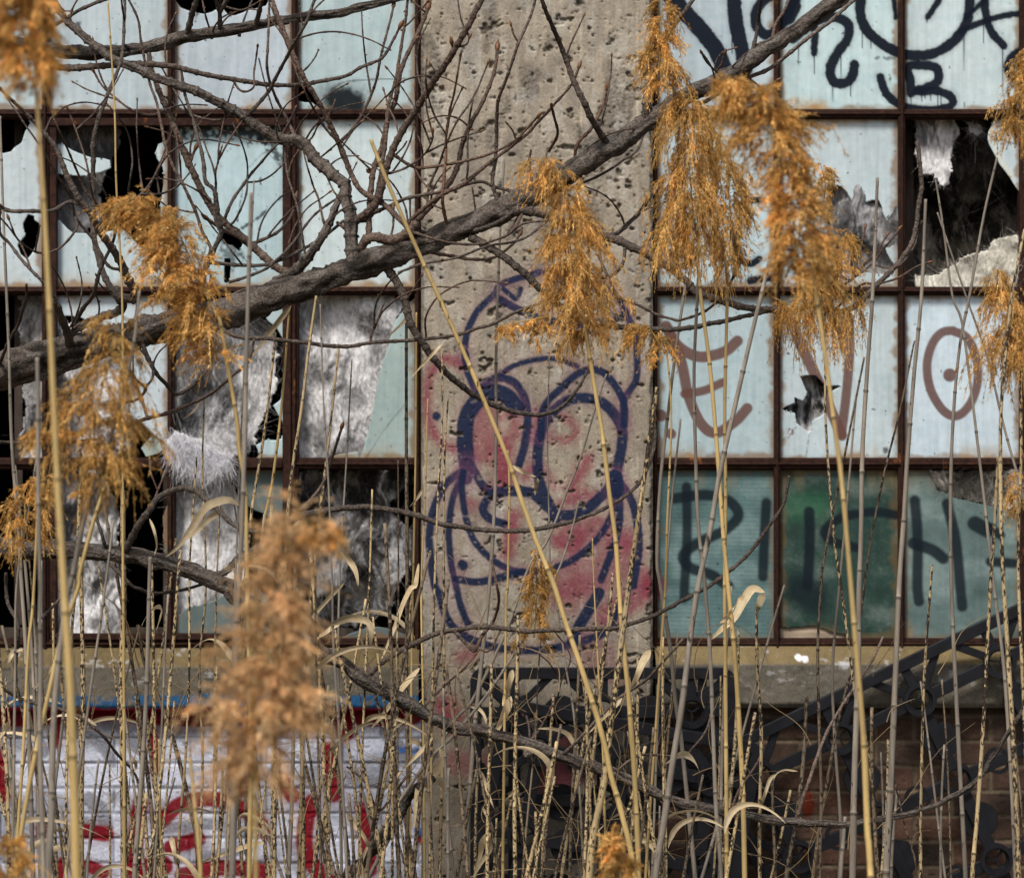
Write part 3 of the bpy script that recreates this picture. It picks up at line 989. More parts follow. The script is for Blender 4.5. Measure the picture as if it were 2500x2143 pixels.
wool('dark sooty wool filling the broken pane at the far left edge, under the thick branch', 'D 130,10 285,0 290,560 270,1050 140,1040 150,700 120,300', .05, .05, 301, .05, .30, .7, 500)
wool('pale wool behind the broken pane beside the white strip of glass', 'D 330,240 560,180 800,330 830,600 810,840 700,1000 320,1030 340,700', .05, .06, 311, .25, .62, .3, 900)
w2 = wool('grey swirling wool sagging from the round broken pane with a bright white tuft', 'D 1045,140 1300,60 1560,160 1660,320 1640,640 1560,800 1500,960 1340,1020 1060,1020 1030,600', .045, .07, 321, .10, .50, .25, 1600, .04)
wool('light grey wool batt beside the slanted grey-green glass', 'D 1790,20 E 330,20 340,200 250,520 190,820 130,1060 -40,1010 -300,1000 -290,500', .04, .035, 331, .22, .56, .35, 1200, .02)
wool('mottled grey wool in the bottom row beside the rusty bar, left of the black gap', 'D 270,1120 560,1090 700,1300 720,1700 G 720,330 280,330', .06, .055, 341, .10, .50, .8, 900)
wool('bright white wool block behind the arched twig in the bottom row', 'D 1035,1110 1330,1100 1440,1240 1480,1400 1480,1700 G 1400,60 1240,160 1030,170', .035, .03, 351, .34, .68, .35, 900, .02)
wool('dirty grey wool torn open around a dark hollow, bottom row beside the pillar', 'D 1790,1090 2072,1080 E 470,1090 300,1300 470,1500 340,1776 H 250,200 -240,280 -260,0', .09, .08, 361, .03, .26, .9, 1200, .04, gam=1.3)
wool('grey membrane folded inside the shattered pane', 'A 330,740 700,740 690,940 640,1060 600,1180 620,1300 440,1420 330,1330', .06, .03, 371, .05, .17, .3, 100, name='torn_membrane', cat='membrane')
wool('grey wool bulging through the ragged hole above the letter V', 'C 860,1090 1030,1100 1290,1180 1320,1400 1320,1690 900,1690 840,1400', .05, .06, 381, .06, .26, .5, 500, .012)
wool('pale wool wad hanging at the top of the big broken pane', 'C 1420,715 1660,720 1690,800 1640,900 1620,1100 1590,1130 1540,1050 1450,1040 1430,860', .03, .05, 391, .12, .56, .4, 700, .011, dirn=(0, 0, -2.5))
wool('small pale wool scrap hung near the top of the curved shard', 'C 1730,740 1800,735 1830,790 1790,815 1760,790', .05, .03, 395, .2, .45, .3, 150, .02)
wool('cream and white wool sheet slumped over the bottom of the big broken pane', 'C 1420,1660 1560,1650 1700,1560 1860,1500 1900,1440 2100,1420 2180,1500 2180,1720 1900,1730 1420,1728', .03, .06, 401, .42, .72, .12, 1400, .022, tint=(1, .97, .86), edge=5)
wool('black charred wool deep inside the big broken pane', 'C 1400,700 2120,700 2120,1700 1400,1700', .16, .10, 411, .008, .10, .75, 1800, .05, tint=(1, .92, .8), gam=2.2)
wool('grey wool seen through the star-shaped hole', 'F 600,490 980,490 980,880 600,880', .04, .05, 421, .02, .5, .5, 400)
wool('brownish wool drooping over the top of the green pane at the right edge', 'F 1490,1080 1700,1090 1850,1080 2120,1090 2120,1330 1960,1300 1850,1290 1720,1260 1620,1240 1540,1170', .0, .05, 431, .07, .42, .65, 1300, .03, tint=(1, .93, .84))
# white tuft spilling over the rusty transom
tp = PX('D 1010,900 1060,840 1120,870 1220,900 1340,970 1400,1000 1350,1050 1230,1080 1140,1060 1060,1010')
tm = []
qx = rs.uniform(400, 575, 22000)
qy = rs.uniform(1040, 1160, 22000)
mm = inpoly(qx, qy, tp)
qx, qy = qx[mm], qy[mm]
b = P3(qx, qy, -.035)
b[:, 1] -= .03 * rs.rand(len(b))
cc = np.array([.78, .78, .82])[None] * rs.uniform(.7, 1.15, len(b))[:, None]
tb = wool('x', 'D 1015,890 1060,850 1120,870 1220,905 1330,970 1380,1000 1340,1040 1230,1065 1140,1045 1060,1000', -.03, .03, 441, .5, .8, .1, 300, .02, name='tuft_body')
tb.parent = w2
for kx in ('label', 'category'):
    del tb[kx]
fib(w2, b, .020, cc, (0.2, -.35, -2.0), .0006, 'white_tuft', .7)
# frayed edges
for s, n in (('C 1430,1660 1560,1650 1700,1560 1860,1500 1900,1440 2072,1425', 500),):
    q = spline(PX(s), 3)
    q = q[rs.randint(0, len(q), n)]
    fib(w2 if False else bpy.data.objects['insulation_batt'], P3(q[:, 0], q[:, 1], .0), .02, np.full((n, 3), .5), (0, -.5, .5)) if False else None

# ------------------------------------------------------------------ black plastic grid panels leaning on the wall
def grid_panel(label, ox, oy, e1, Y, nx, ny, flip, lean=0.0):
    """ox,oy: top-left corner in photo px; e1: vector of one cell along the top edge; square cells"""
    e1 = np.array(e1, float)
    e2 = np.array([-e1[1], e1[0]])
    L = np.linalg.norm(e1)
    k = (D + Y) / D * S
    c0 = P3(ox, oy, Y)
    u = np.array([e1[0], 0, -e1[1]]) * k
    v = np.array([e2[0], 0, -e2[1]]) * k
    cell = L * k
    root = empty('plastic_grid_panel', tuple(c0 + u * nx / 2 + v * ny))
    tag(root, label, 'plastic panel', 'black plastic grid panels leaning on the wall')
    ro = np.array(root.location)
    nrm = np.array([0, -1.0, 0])

    def at(a, b, z=0):
        return c0 + u * a + v * b + nrm * z - ro + np.array([0, -lean * 0, 0])

    def bar(mb, a, b, w_, z0, z1):
        p, q = at(*a), at(*b)
        d = (q - p) / np.linalg.norm(q - p)
        s_ = np.cross(d, nrm) * w_ / 2
        V = []
        for zz in (z0, z1):
            for pt in (p, q):
                V += [pt + s_ + nrm * zz, pt - s_ + nrm * zz]
        mb.add(V, np.array([(0, 1, 3, 2), (4, 6, 7, 5), (0, 2, 6, 4), (1, 5, 7, 3), (0, 4, 5, 1), (2, 3, 7, 6)]))

    def cyl(mb, c, r, z0, z1, r_in=None, n=32):
        th = np.linspace(0, 2 * np.pi, n, endpoint=False)
        un, vnn = u / np.linalg.norm(u), v / np.linalg.norm(v)
        ring = np.cos(th)[:, None] * un + np.sin(th)[:, None] * vnn
        p = at(*c)
        if r_in is None:
            V = np.vstack([p + ring * r + nrm * z0, p + ring * r * .96 + nrm * z1, [p + nrm * z1], [p + nrm * z0]])
            j = np.arange(n)
            k2 = (j + 1) % n
            mb.add(V, [np.stack([j, k2, n + k2, n + j], -1), np.stack([n + j, n + k2, np.full(n, 2 * n)], -1), np.stack([k2, j, np.full(n, 2 * n + 1)], -1)])
        else:
            V = np.vstack([p + ring * r + nrm * z0, p + ring * r + nrm * z1, p + ring * r_in + nrm * z1, p + ring * r_in + nrm * z0])
            j = np.arange(n)
            k2 = (j + 1) % n
            mb.add(V, np.vstack([np.stack([a_ * n + j, a_ * n + k2, ((a_ + 1) % 4) * n + k2, ((a_ + 1) % 4) * n + j], -1) for a_ in range(4)]))
    # outer rim with rounded corners
    mb = MB()
    rim = cell * .085
    rr = .16
    pts = []
    for (cx_, cy_, a0_) in ((nx - rr, rr, -90), (nx - rr, ny - rr, 0), (rr, ny - rr, 90), (rr, rr, 180)):
        for t in range(0, 91, 15):
            an = R(a0_ + t)
            pts.append((cx_ + rr * math.cos(an), cy_ + rr * math.sin(an)))
    pts = np.array(pts)
    n = len(pts)
    cen = np.array([nx / 2, ny / 2])
    inn = np.array([[min(max(q[0], .13), nx - .13), min(max(q[1], .13), ny - .13)] for q in pts])
    V = []
    for zz in (0.0, .022):
        for q in pts: V.append(at(q[0], q[1], zz))
        for q in inn: V.append(at(q[0], q[1], zz))
    V = np.array(V)
    j = np.arange(n)
    k2 = (j + 1) % n
    mb.add(V, np.vstack([np.stack([j, n + j, n + k2, k2], -1), np.stack([2 * n + j, 2 * n + k2, 3 * n + k2, 3 * n + j], -1), np.stack([j, k2, 2 * n + k2, 2 * n + j], -1), np.stack([n + j, 3 * n + j, 3 * n + k2, n + k2], -1)]))
    # ribs
    for i_ in range(nx):
        for j_ in range(ny):
            c = (i_ + .5, j_ + .5)
            r_ = .16
            if i_ < nx - 1: bar(mb, (c[0] + r_, c[1]), (c[0] + 1 - r_, c[1]), cell * .14, .003, .018)
            if j_ < ny - 1: bar(mb, (c[0], c[1] + r_), (c[0], c[1] + 1 - r_), cell * .14, .003, .0175)
            for dx in (-1, 1):
                for dy in (-1, 1):
                    ex_ = (i_ == 0 and dx < 0) or (i_ == nx - 1 and dx > 0)
                    ey_ = (j_ == 0 and dy < 0) or (j_ == ny - 1 and dy > 0)
                    if ex_ or ey_:
                        bar(mb, (c[0] + dx * r_ * .7, c[1] + dy * r_ * .7), (c[0] + dx * .42, c[1] + dy * .42), cell * .09, .002, .013)
            if j_ == 0: bar(mb, (c[0], .09), (c[0], .5 - r_), cell * .11, .0035, .0165)
            if j_ == ny - 1: bar(mb, (c[0], ny - .5 + r_), (c[0], ny - .09), cell * .11, .0035, .0165)
            if i_ == 0: bar(mb, (.09, c[1]), (.5 - r_, c[1]), cell * .11, .0035, .0165)
            if i_ == nx - 1: bar(mb, (nx - .5 + r_, c[1]), (nx - .09, c[1]), cell * .11, .0035, .0165)
    # perforated gusset plates across the rim cells
    if flip:
        for j_ in range(ny):
            for q in (.2, .5, .8):
                bar(mb, (nx - .12, j_ + q), (nx - .5 + (.17 if q == .5 else .05), j_ + .5 + (q - .5) * .45), cell * .15, .001, .0095 + q * .001)
            bar(mb, (nx - .38, j_ + .1), (nx - .38, j_ + .36), cell * .1, .0008, .0075)
        for i_ in range(nx):
            bar(mb, (i_ + .12, .12), (i_ + .42, .40), cell * .13, .0012, .0115)
    fr = mb.build('frame', M['plastic'], root)
    bv_ = fr.modifiers.new('bevel', 'BEVEL')
    bv_.width = .0015
    for i_ in range(nx):
        for j_ in range(ny):
            mb = MB()
            c = (i_ + .5, j_ + .5)
            cyl(mb, c, cell * .185, .0, .03, cell * .14)
            cyl(mb, c, cell * .141, .002, .014, cell * .115)
            for q in range(3):
                an = R(90 + 120 * q)
                bar(mb, c, (c[0] + .115 * math.cos(an), c[1] + .115 * math.sin(an)), cell * .022, .004 + .0004 * q, .015 + .0005 * q)
            mb.build('hub', M['plastic'], root)
            arm = (j_ < ny - 1, (i_ + .5, j_ + 1.0)) if not flip else (i_ < nx - 1, (i_ + 1.0, j_ + .5))
            if arm[0]:
                mb = MB()
                cyl(mb, (arm[1][0] + .03, arm[1][1] + .03), cell * .21, -.004, .0015)
                mb.build('disc', M['plastic'], root)
            arm = (i_ < nx - 1 and j_ > 0 and not flip, (i_ + 1.0, j_ + .5))
            if arm[0]:
                mb = MB()
                cyl(mb, arm[1], cell * .15, .0, .02, cell * .12, 24)
                mb.build('ring', M['plastic'], root)
    return root


grid_panel('upright black plastic grid panel with a level top edge against the foot of the pillar', 1148, 1628, (216, 0), -.16, 3, 4, True)
grid_panel('slightly tilted black plastic grid panel overlapping the upright one beside the dark bricks', 1226, 1702, (213, 37), -.24, 3, 3, True)
hp = PX('I 960,930')[0]
e1 = np.array([480, -230]) * ZS
e2 = np.array([230, 480]) * ZS
o_ = hp - e1 * 1.5 - e2 * .5
grid_panel('steeply slanted black plastic grid panel rising to the right in front of the dark bricks', o_[0], o_[1], e1, -.13, 5, 4, False)

# ------------------------------------------------------------------ the bare tree
tree = empty('bare_tree', (-3.0, -1.25, 0))
tag(tree, 'leafless tree with thick rough limbs and budding twigs crossing in front of the wall', 'tree')
TO = np.array(tree.location)
BC = np.array([0.082, 0.068, 0.058])
DONE = []           # (points px, depths, radius px)


def bark_col(n_, seed, red=0.0, sides=8, lum=1.0):
    a = np.linspace(0, n_ * .6, n_)
    k = fbm(a * 3, a * 0 + seed, 4, seed=501)
    c = BC[None] * (1 - red * .4) + np.array([.15, .055, .022])[None] * red * .6
    c = c * (.7 + .7 * k)[:, None] * lum
    return np.repeat(c, sides, 0)


def branch(name, s, r0, r1, dep=None, red=0.0, bud=0, lum=1.0, parent=None, attach=True, rough=None):
    p = PX(s)
    r0 *= ZS * (.84 if name == 'twig' else (.9 if name == 'branch' else 1))
    r1 *= ZS * (.84 if name == 'twig' else (.9 if name == 'branch' else 1))
    ends = [None, None]
    if dep is None:
        for e, q in ((0, p[0]), (1, p[-1])):
            best = (1e9, 0, None)
            for dp, dd, dr in DONE:
                d = np.hypot(dp[:, 0] - q[0], dp[:, 1] - q[1])
                k = d.argmin()
                if d[k] < best[0]:
                    best = (d[k], dd[k], dp[k])
            lim = 45 if attach else 0
            if best[0] < lim:
                ends[e] = best
        d0 = ends[0][1] if ends[0] else None
        d1 = ends[1][1] if ends[1] else None
        if ends[1] is not None: p[-1] = ends[1][2]
        elif ends[0] is not None: p[0] = ends[0][2]
        jit = rs.uniform(-.28, .22)
        if d0 is None and d1 is None:
            d1 = -1.25 + rs.uniform(-.1, .1)
            d0 = d1 + jit
        elif d0 is None: d0 = d1 + jit
        elif d1 is None: d1 = d0 + jit
        else: jit = 0
    else:
        d0, d1 = dep
    q = spline(p, 4 if r0 > 8 or r1 > 8 else 5)
    n = len(q)
    t = np.linspace(0, 1, n)
    dd = d0 + (d1 - d0) * t + (.05 * np.sin(t * np.pi * 2 + rs.rand() * 6) if n > 30 and dep is None else 0) * t * (1 - t) * 4
    rad = r0 + (r1 - r0) * t
    DONE.append((q, dd, rad))
    # slight wander and node swellings
    sd_ = rs.randint(1000)
    ph = np.cumsum(np.ones(n)) * .05
    q = q + np.stack([vn(ph * 3, ph * 0 + sd_, 511) - .5, vn(ph * 3, ph * 0 + sd_ + 40, 513) - .5], 1) * min(4, 1.2 + rad.mean() * .2)
    wr = rad * S * (D + dd) / D
    if rad.mean() < 12:
        sp = int(rs.uniform(6, 9))
        for k in range(rs.randint(2, 6), n - 2, sp):
            wr[k] *= 1.28
            wr[k - 1] *= 1.1
    else:
        wr = wr * (.97 + .16 * vn(ph * 1.2, ph * 0 + sd_, 517))
    sides = 28 if rad.max() > 12 else (12 if rad.max() > 6 else 7)
    rg = rough if rough is not None else (.30 if rad.max() > 12 else (.16 if rad.max() > 6 else .06))
    lenf = 4.0

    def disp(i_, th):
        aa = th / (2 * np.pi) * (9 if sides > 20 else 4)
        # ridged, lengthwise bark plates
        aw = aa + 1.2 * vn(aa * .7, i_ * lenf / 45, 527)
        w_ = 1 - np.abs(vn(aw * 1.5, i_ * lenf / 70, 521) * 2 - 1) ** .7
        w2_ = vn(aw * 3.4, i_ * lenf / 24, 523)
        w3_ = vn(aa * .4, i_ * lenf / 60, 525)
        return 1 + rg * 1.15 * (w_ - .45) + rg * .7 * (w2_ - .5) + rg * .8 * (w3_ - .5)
    pts = P3(q[:, 0], q[:, 1], dd)
    V, F = tube(pts, wr, sides, True, disp)
    col = bark_col(n, sd_, red, sides, lum)
    if sides == 28:
        ii = np.repeat(np.arange(n), sides)
        th = np.tile(np.linspace(0, 2 * np.pi, sides, endpoint=False), n)
        dv = disp(ii, th)
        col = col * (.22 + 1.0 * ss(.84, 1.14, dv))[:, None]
        lich = ss(.66, .8, vn(th * 2, ii / 9.0, 531))[:, None]
        col = col * (1 - lich * .35) + np.array([.17, .165, .15]) * lich * .35
    col = np.vstack([col, col[:1], col[-1:]])
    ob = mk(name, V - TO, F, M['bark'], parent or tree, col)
    for e in ([0] if bud & 1 else []) + ([-1] if bud & 2 else []):
        a = pts[e]
        dr = pts[e] - (pts[3] if e == 0 else pts[-4])
        add_bud(ob, a, dr / np.linalg.norm(dr), max(wr[e], .0013) * rs.uniform(1.6, 2.1))
    if bud & 4:
        for k in range(rs.randint(4, 9), n - 6, rs.randint(9, 14)):
            dr = (pts[k] - pts[k + 2])
            dr /= np.linalg.norm(dr) + 1e-9
            if not (bud & 1): dr = -dr
            sd2 = rs.randn(3) * .6
            sd2[1] *= .4
            v_ = dr + sd2
            add_bud(ob, pts[k] + v_ * wr[k], v_ / np.linalg.norm(v_), wr[k] * .75, 2.6)
    return ob


def add_bud(ob, a, d, r, asp=4.2):
    t = np.array([-.15, .1, .3, .55, .8, 1])
    rr = np.array([.55, .85, 1, .8, .42, .05])
    V, F = tube(a + np.outer(t * r * asp, d), rr * r, 7)
    mk('bud', V - TO, F, M['bud'], ob, None)


MAIN = 'W -120,775 -40,752 0,745 100,718 230,690 330,662 430,640 520,612 640,572 740,534 850,495 930,462 1010,430 1080,390 1160,345 1240,295 1320,240 1400,190 1480,150 1560,95 1640,40 1710,-10 1800,-80'
# trunk stands outside the picture on the left
tp_ = np.array([(-3.0, -1.25, 0), (-2.97, -1.25, .8), (-2.9, -1.26, 1.5), (-2.86, -1.24, 2.2), (-2.95, -1.2, 3.0), (-2.8, -1.2, 4.2)])
V, F = tube(spline(tp_[:, [2, 0, 1]], .05)[:, [1, 2, 0]], np.linspace(.16, .07, len(spline(tp_[:, [2, 0, 1]], .05))), 24, True,
            lambda i_, th: 1 + .2 * (vn(th / 6.283 * 12, i_ / 5, 521) - .5))
mk('trunk', V - TO, F, M['bark'], tree, np.full((len(V), 3), .085))
DONE.append((PX('P -1300,900 -1250,1000'), np.array([-1.25, -1.25]), np.array([60, 60])))
branch('limb', 'P -1200,1080 -900,1020 -600,980 -300,950 ' + MAIN, 122, 36, (-1.25, -1.2))
branch('limb', 'P -1220,700 -800,420 -400,160 -200,110 A -100,252 0,258 230,292 500,320 700,312 900,285 1120,225 1330,192 1540,150 1750,115 2072,70 B 200,28 400,-20 520,-60', 70, 20, (-1.25, -1.05))
branch('limb', 'P -1200,1500 -700,1420 -300,1350 D -60,1530 0,1535 150,1560 300,1555 500,1562 650,1580 800,1592 950,1630 1100,1670 1250,1730 1400,1790 G 1400,60 1560,165 1780,300 1900,390 2072,492 H 120,570 300,660 430,740 600,832 700,870 850,885 980,920 1100,960 1250,1010 1400,1070 1600,1130 1800,1210 1950,1280 2072,1330 I 150,1355 300,1380 500,1415 700,1440 980,1450 1250,1415 1450,1370 1650,1280 1780,1190 1880,1050 1960,930 2070,750 2110,700', 75, 10, (-1.25, -1.35))
branch('limb', 'D -200,600 0,560 130,520 300,480 420,440 560,390 700,340 860,250 960,220 1100,180', 40, 34, (-1.2, -1.26))
T = [  # name, r0, r1, red, bud, lum, trace
    ('branch', 20, 42, 0, 0, 1.1, 'A 290,-40 400,120 540,245 700,365 850,430 1000,490 1200,560 1370,650 1500,730 1680,830 1820,860 1900,960 2000,1050 2072,1110 B 30,1190 60,1270 68,1400 60,1560'),
    ('branch', 16, 32, .25, 0, 1.2, 'A 868,180 890,310 930,470 1020,690 1100,900 1180,1080 1300,1290 1450,1420 1560,1520 1700,1630 1850,1665 2000,1640 2072,1600 B 60,1570 110,1520 150,1450 200,1430 330,1440 420,1390 460,1330'),
    ('branch', 18, 38, 0, 0, 1, 'B 20,1150 -30,1260 A 1950,1400 1850,1560 1750,1650 1640,1720 1560,1790'),
    ('branch', 11, 13, 0, 0, 1.1, 'A -60,380 0,345 110,290 300,170 400,110 500,50 640,0 760,-30'),
    ('branch', 24, 8, .1, 2, 1, 'A 230,330 300,385 430,410 700,390 1000,395 1200,440 1500,495 1640,515 1850,505 2072,460 B 120,410 250,350 320,240 360,170'),
    ('branch', 9, 20, 0, 0, 1, 'A 740,-40 750,120 735,340 700,450 640,590 570,800 560,1000 565,1230 560,1380 620,1640 700,1790'),
    ('twig', 8, 13, .3, 0, 1, 'A 860,-40 830,110 850,250 880,400 900,500 950,650 990,850 1040,1000 1100,1110 1180,1280 1220,1400 1270,1500 1240,1580 1200,1776 D 1150,60'),
    ('branch', 14, 18, .35, 0, 1, 'A 1620,-40 1700,170 1780,370 1850,500 1950,670 2050,880 B 60,1030 130,1150 250,1220 370,1330 400,1360'),
    ('twig', 11, 14, 0, 0, 1, 'A 1910,-40 1840,140 1750,300 1640,510 1560,620 1480,700'),
    ('twig', 8, 12, .2, 0, 1.3, 'A 1625,-40 1615,200 1610,420 1650,560 1720,700 1790,830'),
    ('branch', 9, 30, .1, 1, 1.1, 'A 10,545 90,620 210,740 330,880 400,1050 460,1170 540,1280 600,1390 700,1530 770,1680 820,1790 D 800,40'),
    ('twig', 5, 12, .2, 1, 1, 'A 20,560 130,720 220,850 300,980 420,1180 460,1320 560,1440 650,1600 700,1650'),
    ('twig', 14, 14, 0, 0, 1.1, 'A -60,1180 0,1240 60,1270 200,1270 310,1270 420,1220 500,1260'),
    ('twig', 10, 13, 0, 0, 1.2, 'A -60,1320 0,1400 60,1470 160,1600 260,1700 330,1790 D 360,100'),
    ('twig', 6, 10, .2, 1, 1, 'A 55,1325 100,1430 200,1510 290,1520 380,1480 460,1380 490,1290'),
    ('twig', 5, 10, .4, 5, 1, 'A 295,595 330,730 400,880 460,1020 520,1160 570,1210'),
    ('twig', 5, 10, .3, 5, 1, 'A 412,665 470,820 520,980 560,1180 620,1290 690,1370'),
    ('twig', 5, 8, 0, 0, 1, 'A 700,640 760,780 795,960 775,1160'),
    ('twig', 5, 10, .2, 1, 1.2, 'A 990,940 930,1060 850,1170 700,1290 600,1310'),
    ('twig', 5, 9, .1, 0, 1, 'A 1180,990 1130,1060 1060,1130 960,1170 870,1190'),
    ('twig', 10, 11, .5, 1, .8, 'A 1175,900 1150,960 1130,1010'),
    ('twig', 9, 20, 0, 0, 1, 'A 1090,420 1110,560 1180,780 1220,960 1240,1090 1290,1150 1310,1290 1330,1400 1290,1500 1250,1580 1220,1700 1190,1780 D 1180,80'),
    ('twig', 5, 11, .1, 0, 1, 'A 1190,750 1280,1000 1300,1100 1290,1300 1320,1400'),
    ('twig', 5, 8, .3, 5, .8, 'A 1333,895 1310,990 1300,1040 1292,1100'),
    ('twig', 5, 9, 0, 0, .9, 'A 1400,740 1450,850 1490,1000 1480,1180 1420,1320 1370,1370'),
    ('twig', 7, 13, 0, 0, 1.1, 'A 1740,800 1680,860 1560,990 1480,1090 1400,1210 1340,1340'),
    ('twig', 9, 13, .3, 1, 1, 'A 1780,1200 1760,1290 1680,1390 1540,1460 1490,1440'),
    ('twig', 11, 16, .4, 1, 1.2, 'A 1250,1320 1320,1370 1440,1430 1520,1480'),
    ('twig', 5, 7, .4, 1, 1.2, 'A 905,1155 1000,1240 1100,1268 1190,1280'),
    ('twig', 6, 9, .2, 1, 1, 'A 1550,285 1530,440 1530,520 1490,552 1440,540 1400,490'),
    ('twig', 5, 9, .1, 0, 1, 'A 1560,350 1590,480 1640,650 1700,830 1730,1040 1790,1250 1830,1480 1840,1560'),
    ('twig', 5, 10, .3, 5, 1, 'A 1748,130 1750,200 1760,300'),
    ('twig', 5, 11, .3, 4, 1, 'A 1740,290 1790,450 1850,580 1950,760 2010,880'),
    ('twig', 6, 8, .4, 1, 1, 'A 1920,745 1880,830 1840,860'),
    ('twig', 8, 11, 0, 0, .9, 'A 2072,1170 1900,1290 1750,1480 1600,1620 1380,1700'),
    ('twig', 11, 14, 0, 0, .9, 'A 2072,1330 1900,1460 1700,1560 1550,1600 1300,1600'),
    ('twig', 10, 18, 0, 0, 1, 'A 700,1370 680,1460 610,1610 560,1776 D 500,110 440,230 410,290'),
    ('twig', 5, 10, .3, 0, 1, 'A 1830,920 1880,1100 1920,1200 1950,1340 1990,1410'),
    ('twig', 5, 8, .3, 4, 1, 'A 1960,1050 2020,1170 2072,1230'),
    ('branch', 15, 22, 0, 0, 1, 'A 1200,-50 1150,110 1115,215'),
    ('branch', 10, 17, 0, 0, 1.2, 'A 1270,-50 1320,70 1320,190'),
    ('twig', 10, 12, 0, 0, 1.2, 'A 1400,-50 1330,75'),
    ('twig', 5, 9, .1, 1, .9, 'A 1560,10 1500,45 1440,62 1365,50'),
    ('branch', 10, 18, 0, 0, .9, 'A 1595,-50 1550,110 1530,165'),
    ('twig', 14, 9, 0, 0, .9, 'A 1440,220 1470,250'), ('twig', 16, 11, 0, 0, .9, 'A 1270,235 1285,262'), ('twig', 14, 9, 0, 0, .9, 'A 770,290 760,262'),
    ('twig', 7, 10, .3, 5, 1, 'A 565,435 600,500 640,545 770,650 870,690 970,678 1030,600 1045,540'),
    ('twig', 6, 10, .1, 0, 1.3, 'A 990,580 1060,640 1130,680 1250,720 1330,722 1400,700'),
    # second tile
    ('twig', 8, 12, .3, 5, 1, 'B 320,45 270,250 240,370 210,520 140,680 60,800 0,870 20,950 60,1030'),
    ('branch', 9, 15, .35, 4, 1, 'B 415,-40 390,150 360,330 330,500 290,650 270,900 220,1180 190,1290 150,1330 60,1330'),
    ('branch', 12, 20, .35, 5, 1, 'B 525,55 470,200 370,420 335,600 290,720 250,900 195,1050 180,1250 172,1430'),
    ('branch', 18, 24, .25, 0, .9, 'B 865,-40 790,130 700,280 640,380 560,500 500,600 400,750 340,860 290,980 260,1100 210,1230 90,1320'),
    ('twig', 8, 9, .4, 1, .8, 'B 673,270 680,340 640,385'), ('twig', 6, 8, .5, 1, 1, 'B 780,230 760,270 700,300'),
    ('branch', 10, 20, .3, 5, .9, 'B 948,300 930,430 860,620 790,740 740,860 700,1020 600,1180 470,1320 430,1370'),
    ('twig', 6, 9, .2, 5, .9, 'B 890,385 800,590 700,740 630,900 600,980 540,1120 480,1240'),
    ('twig', 7, 13, .8, 5, 1.3, 'B 725,345 690,540 645,760 635,960 620,1130 620,1240 630,1330'),
    ('branch', 9, 14, .1, 0, 1.6, 'B 1185,-40 1150,90 1080,250 1000,480 950,620 945,760 935,960 920,1100 930,1200'),
    ('twig', 6, 9, .4, 1, .8, 'B 1032,160 1045,210 1065,255'),
    ('branch', 13, 22, .1, 0, .8, 'B 1200,-40 1270,140 1340,300 1400,470 1480,640 1540,760 1600,850'),
    ('twig', 12, 9, .3, 0, 1, 'B 1560,790 1572,770'),
    ('branch', 8, 15, .35, 1, 1, 'B 1435,410 1400,500 1300,620 1200,730 1100,830 900,980 740,1110 600,1180 440,1310 400,1360'),
    ('twig', 8, 12, .5, 1, 1, 'B 1190,705 1050,850 900,930 700,980 520,1010 430,1000 340,940'),
    ('twig', 10, 13, .7, 1, 1, 'B 1610,540 1590,620 1520,770 1430,870 1380,960'),
    ('twig', 9, 11, .6, 1, 1, 'B 1338,710 1310,800 1260,910'),
    ('twig', 11, 14, .1, 0, 1.1, 'B 1040,1150 940,1130 850,1095 760,1110 640,1150 430,1190 340,1220 100,1330'),
    ('twig', 6, 9, .3, 1, 1, 'B 560,800 555,850 510,930 430,990 350,1030 230,1050'), ('twig', 6, 7, .6, 1, 1.2, 'B 518,505 520,650 545,760 558,810'),
    ('twig', 7, 8, .1, 0, .8, 'B 800,600 770,800 770,1000 755,1090'), ('twig', 6, 7, .1, 0, .8, 'B 798,1130 806,1270'),
    ('branch', 16, 8, .3, 2, 1, 'B 200,1435 270,1460 400,1490 600,1530 800,1560 930,1550 1040,1470 1080,1415'),
    ('twig', 10, 8, .2, 0, 1, 'B 430,1400 560,1440 700,1470 850,1470 1000,1420 1100,1350 1250,1330'),
    ('branch', 14, 14, 0, 0, .8, 'B 430,1380 600,1422 780,1395 900,1360 1000,1310 1080,1240 1160,1180 1250,1130'),
    ('twig', 9, 9, .1, 0, 1, 'B 350,1640 500,1590 700,1550 900,1480 1100,1440 1300,1290'),
    ('branch', 30, 13, .05, 0, 1.1, 'B 1040,1270 1100,1275 1160,1278 1260,1300 1300,1330 1480,1390 1580,1420 1700,1460 1850,1530 1950,1590 2072,1680 C 80,1740 F 110,10 250,60 400,100 570,115 700,110 800,85 880,100 970,125 1060,90 1140,15 C 1220,1680 1330,1570 1400,1460 1430,1300 1455,1100 1440,960 1430,850'),
    ('branch', 16, 10, 0, 0, 1.1, 'B 1590,1425 1650,1410 1700,1380 1790,1290 1880,1170 1960,1080'),
    ('twig', 10, 8, 0, 0, 1, 'B 1420,1120 1560,1060 1700,970 1800,890 1900,830'),
    ('twig', 11, 9, .2, 2, 1, 'B 1540,1430 1570,1560 1620,1680 1680,1790 E 1780,80 1900,140 2000,170 F 0,178 120,140 200,90 270,20 C 330,1650 350,1600'),
    ('twig', 12, 12, 0, 0, 1, 'B 1720,1480 1700,1590 1640,1660 1560,1670 1535,1610'),
    ('branch', 26, 12, 0, 0, .9, 'B 780,1430 900,1490 1000,1560 1130,1660 1220,1750 1330,1850 E 1480,190 1600,200 1700,220 1900,230 F 0,230 150,205 300,175 450,140 560,118'),
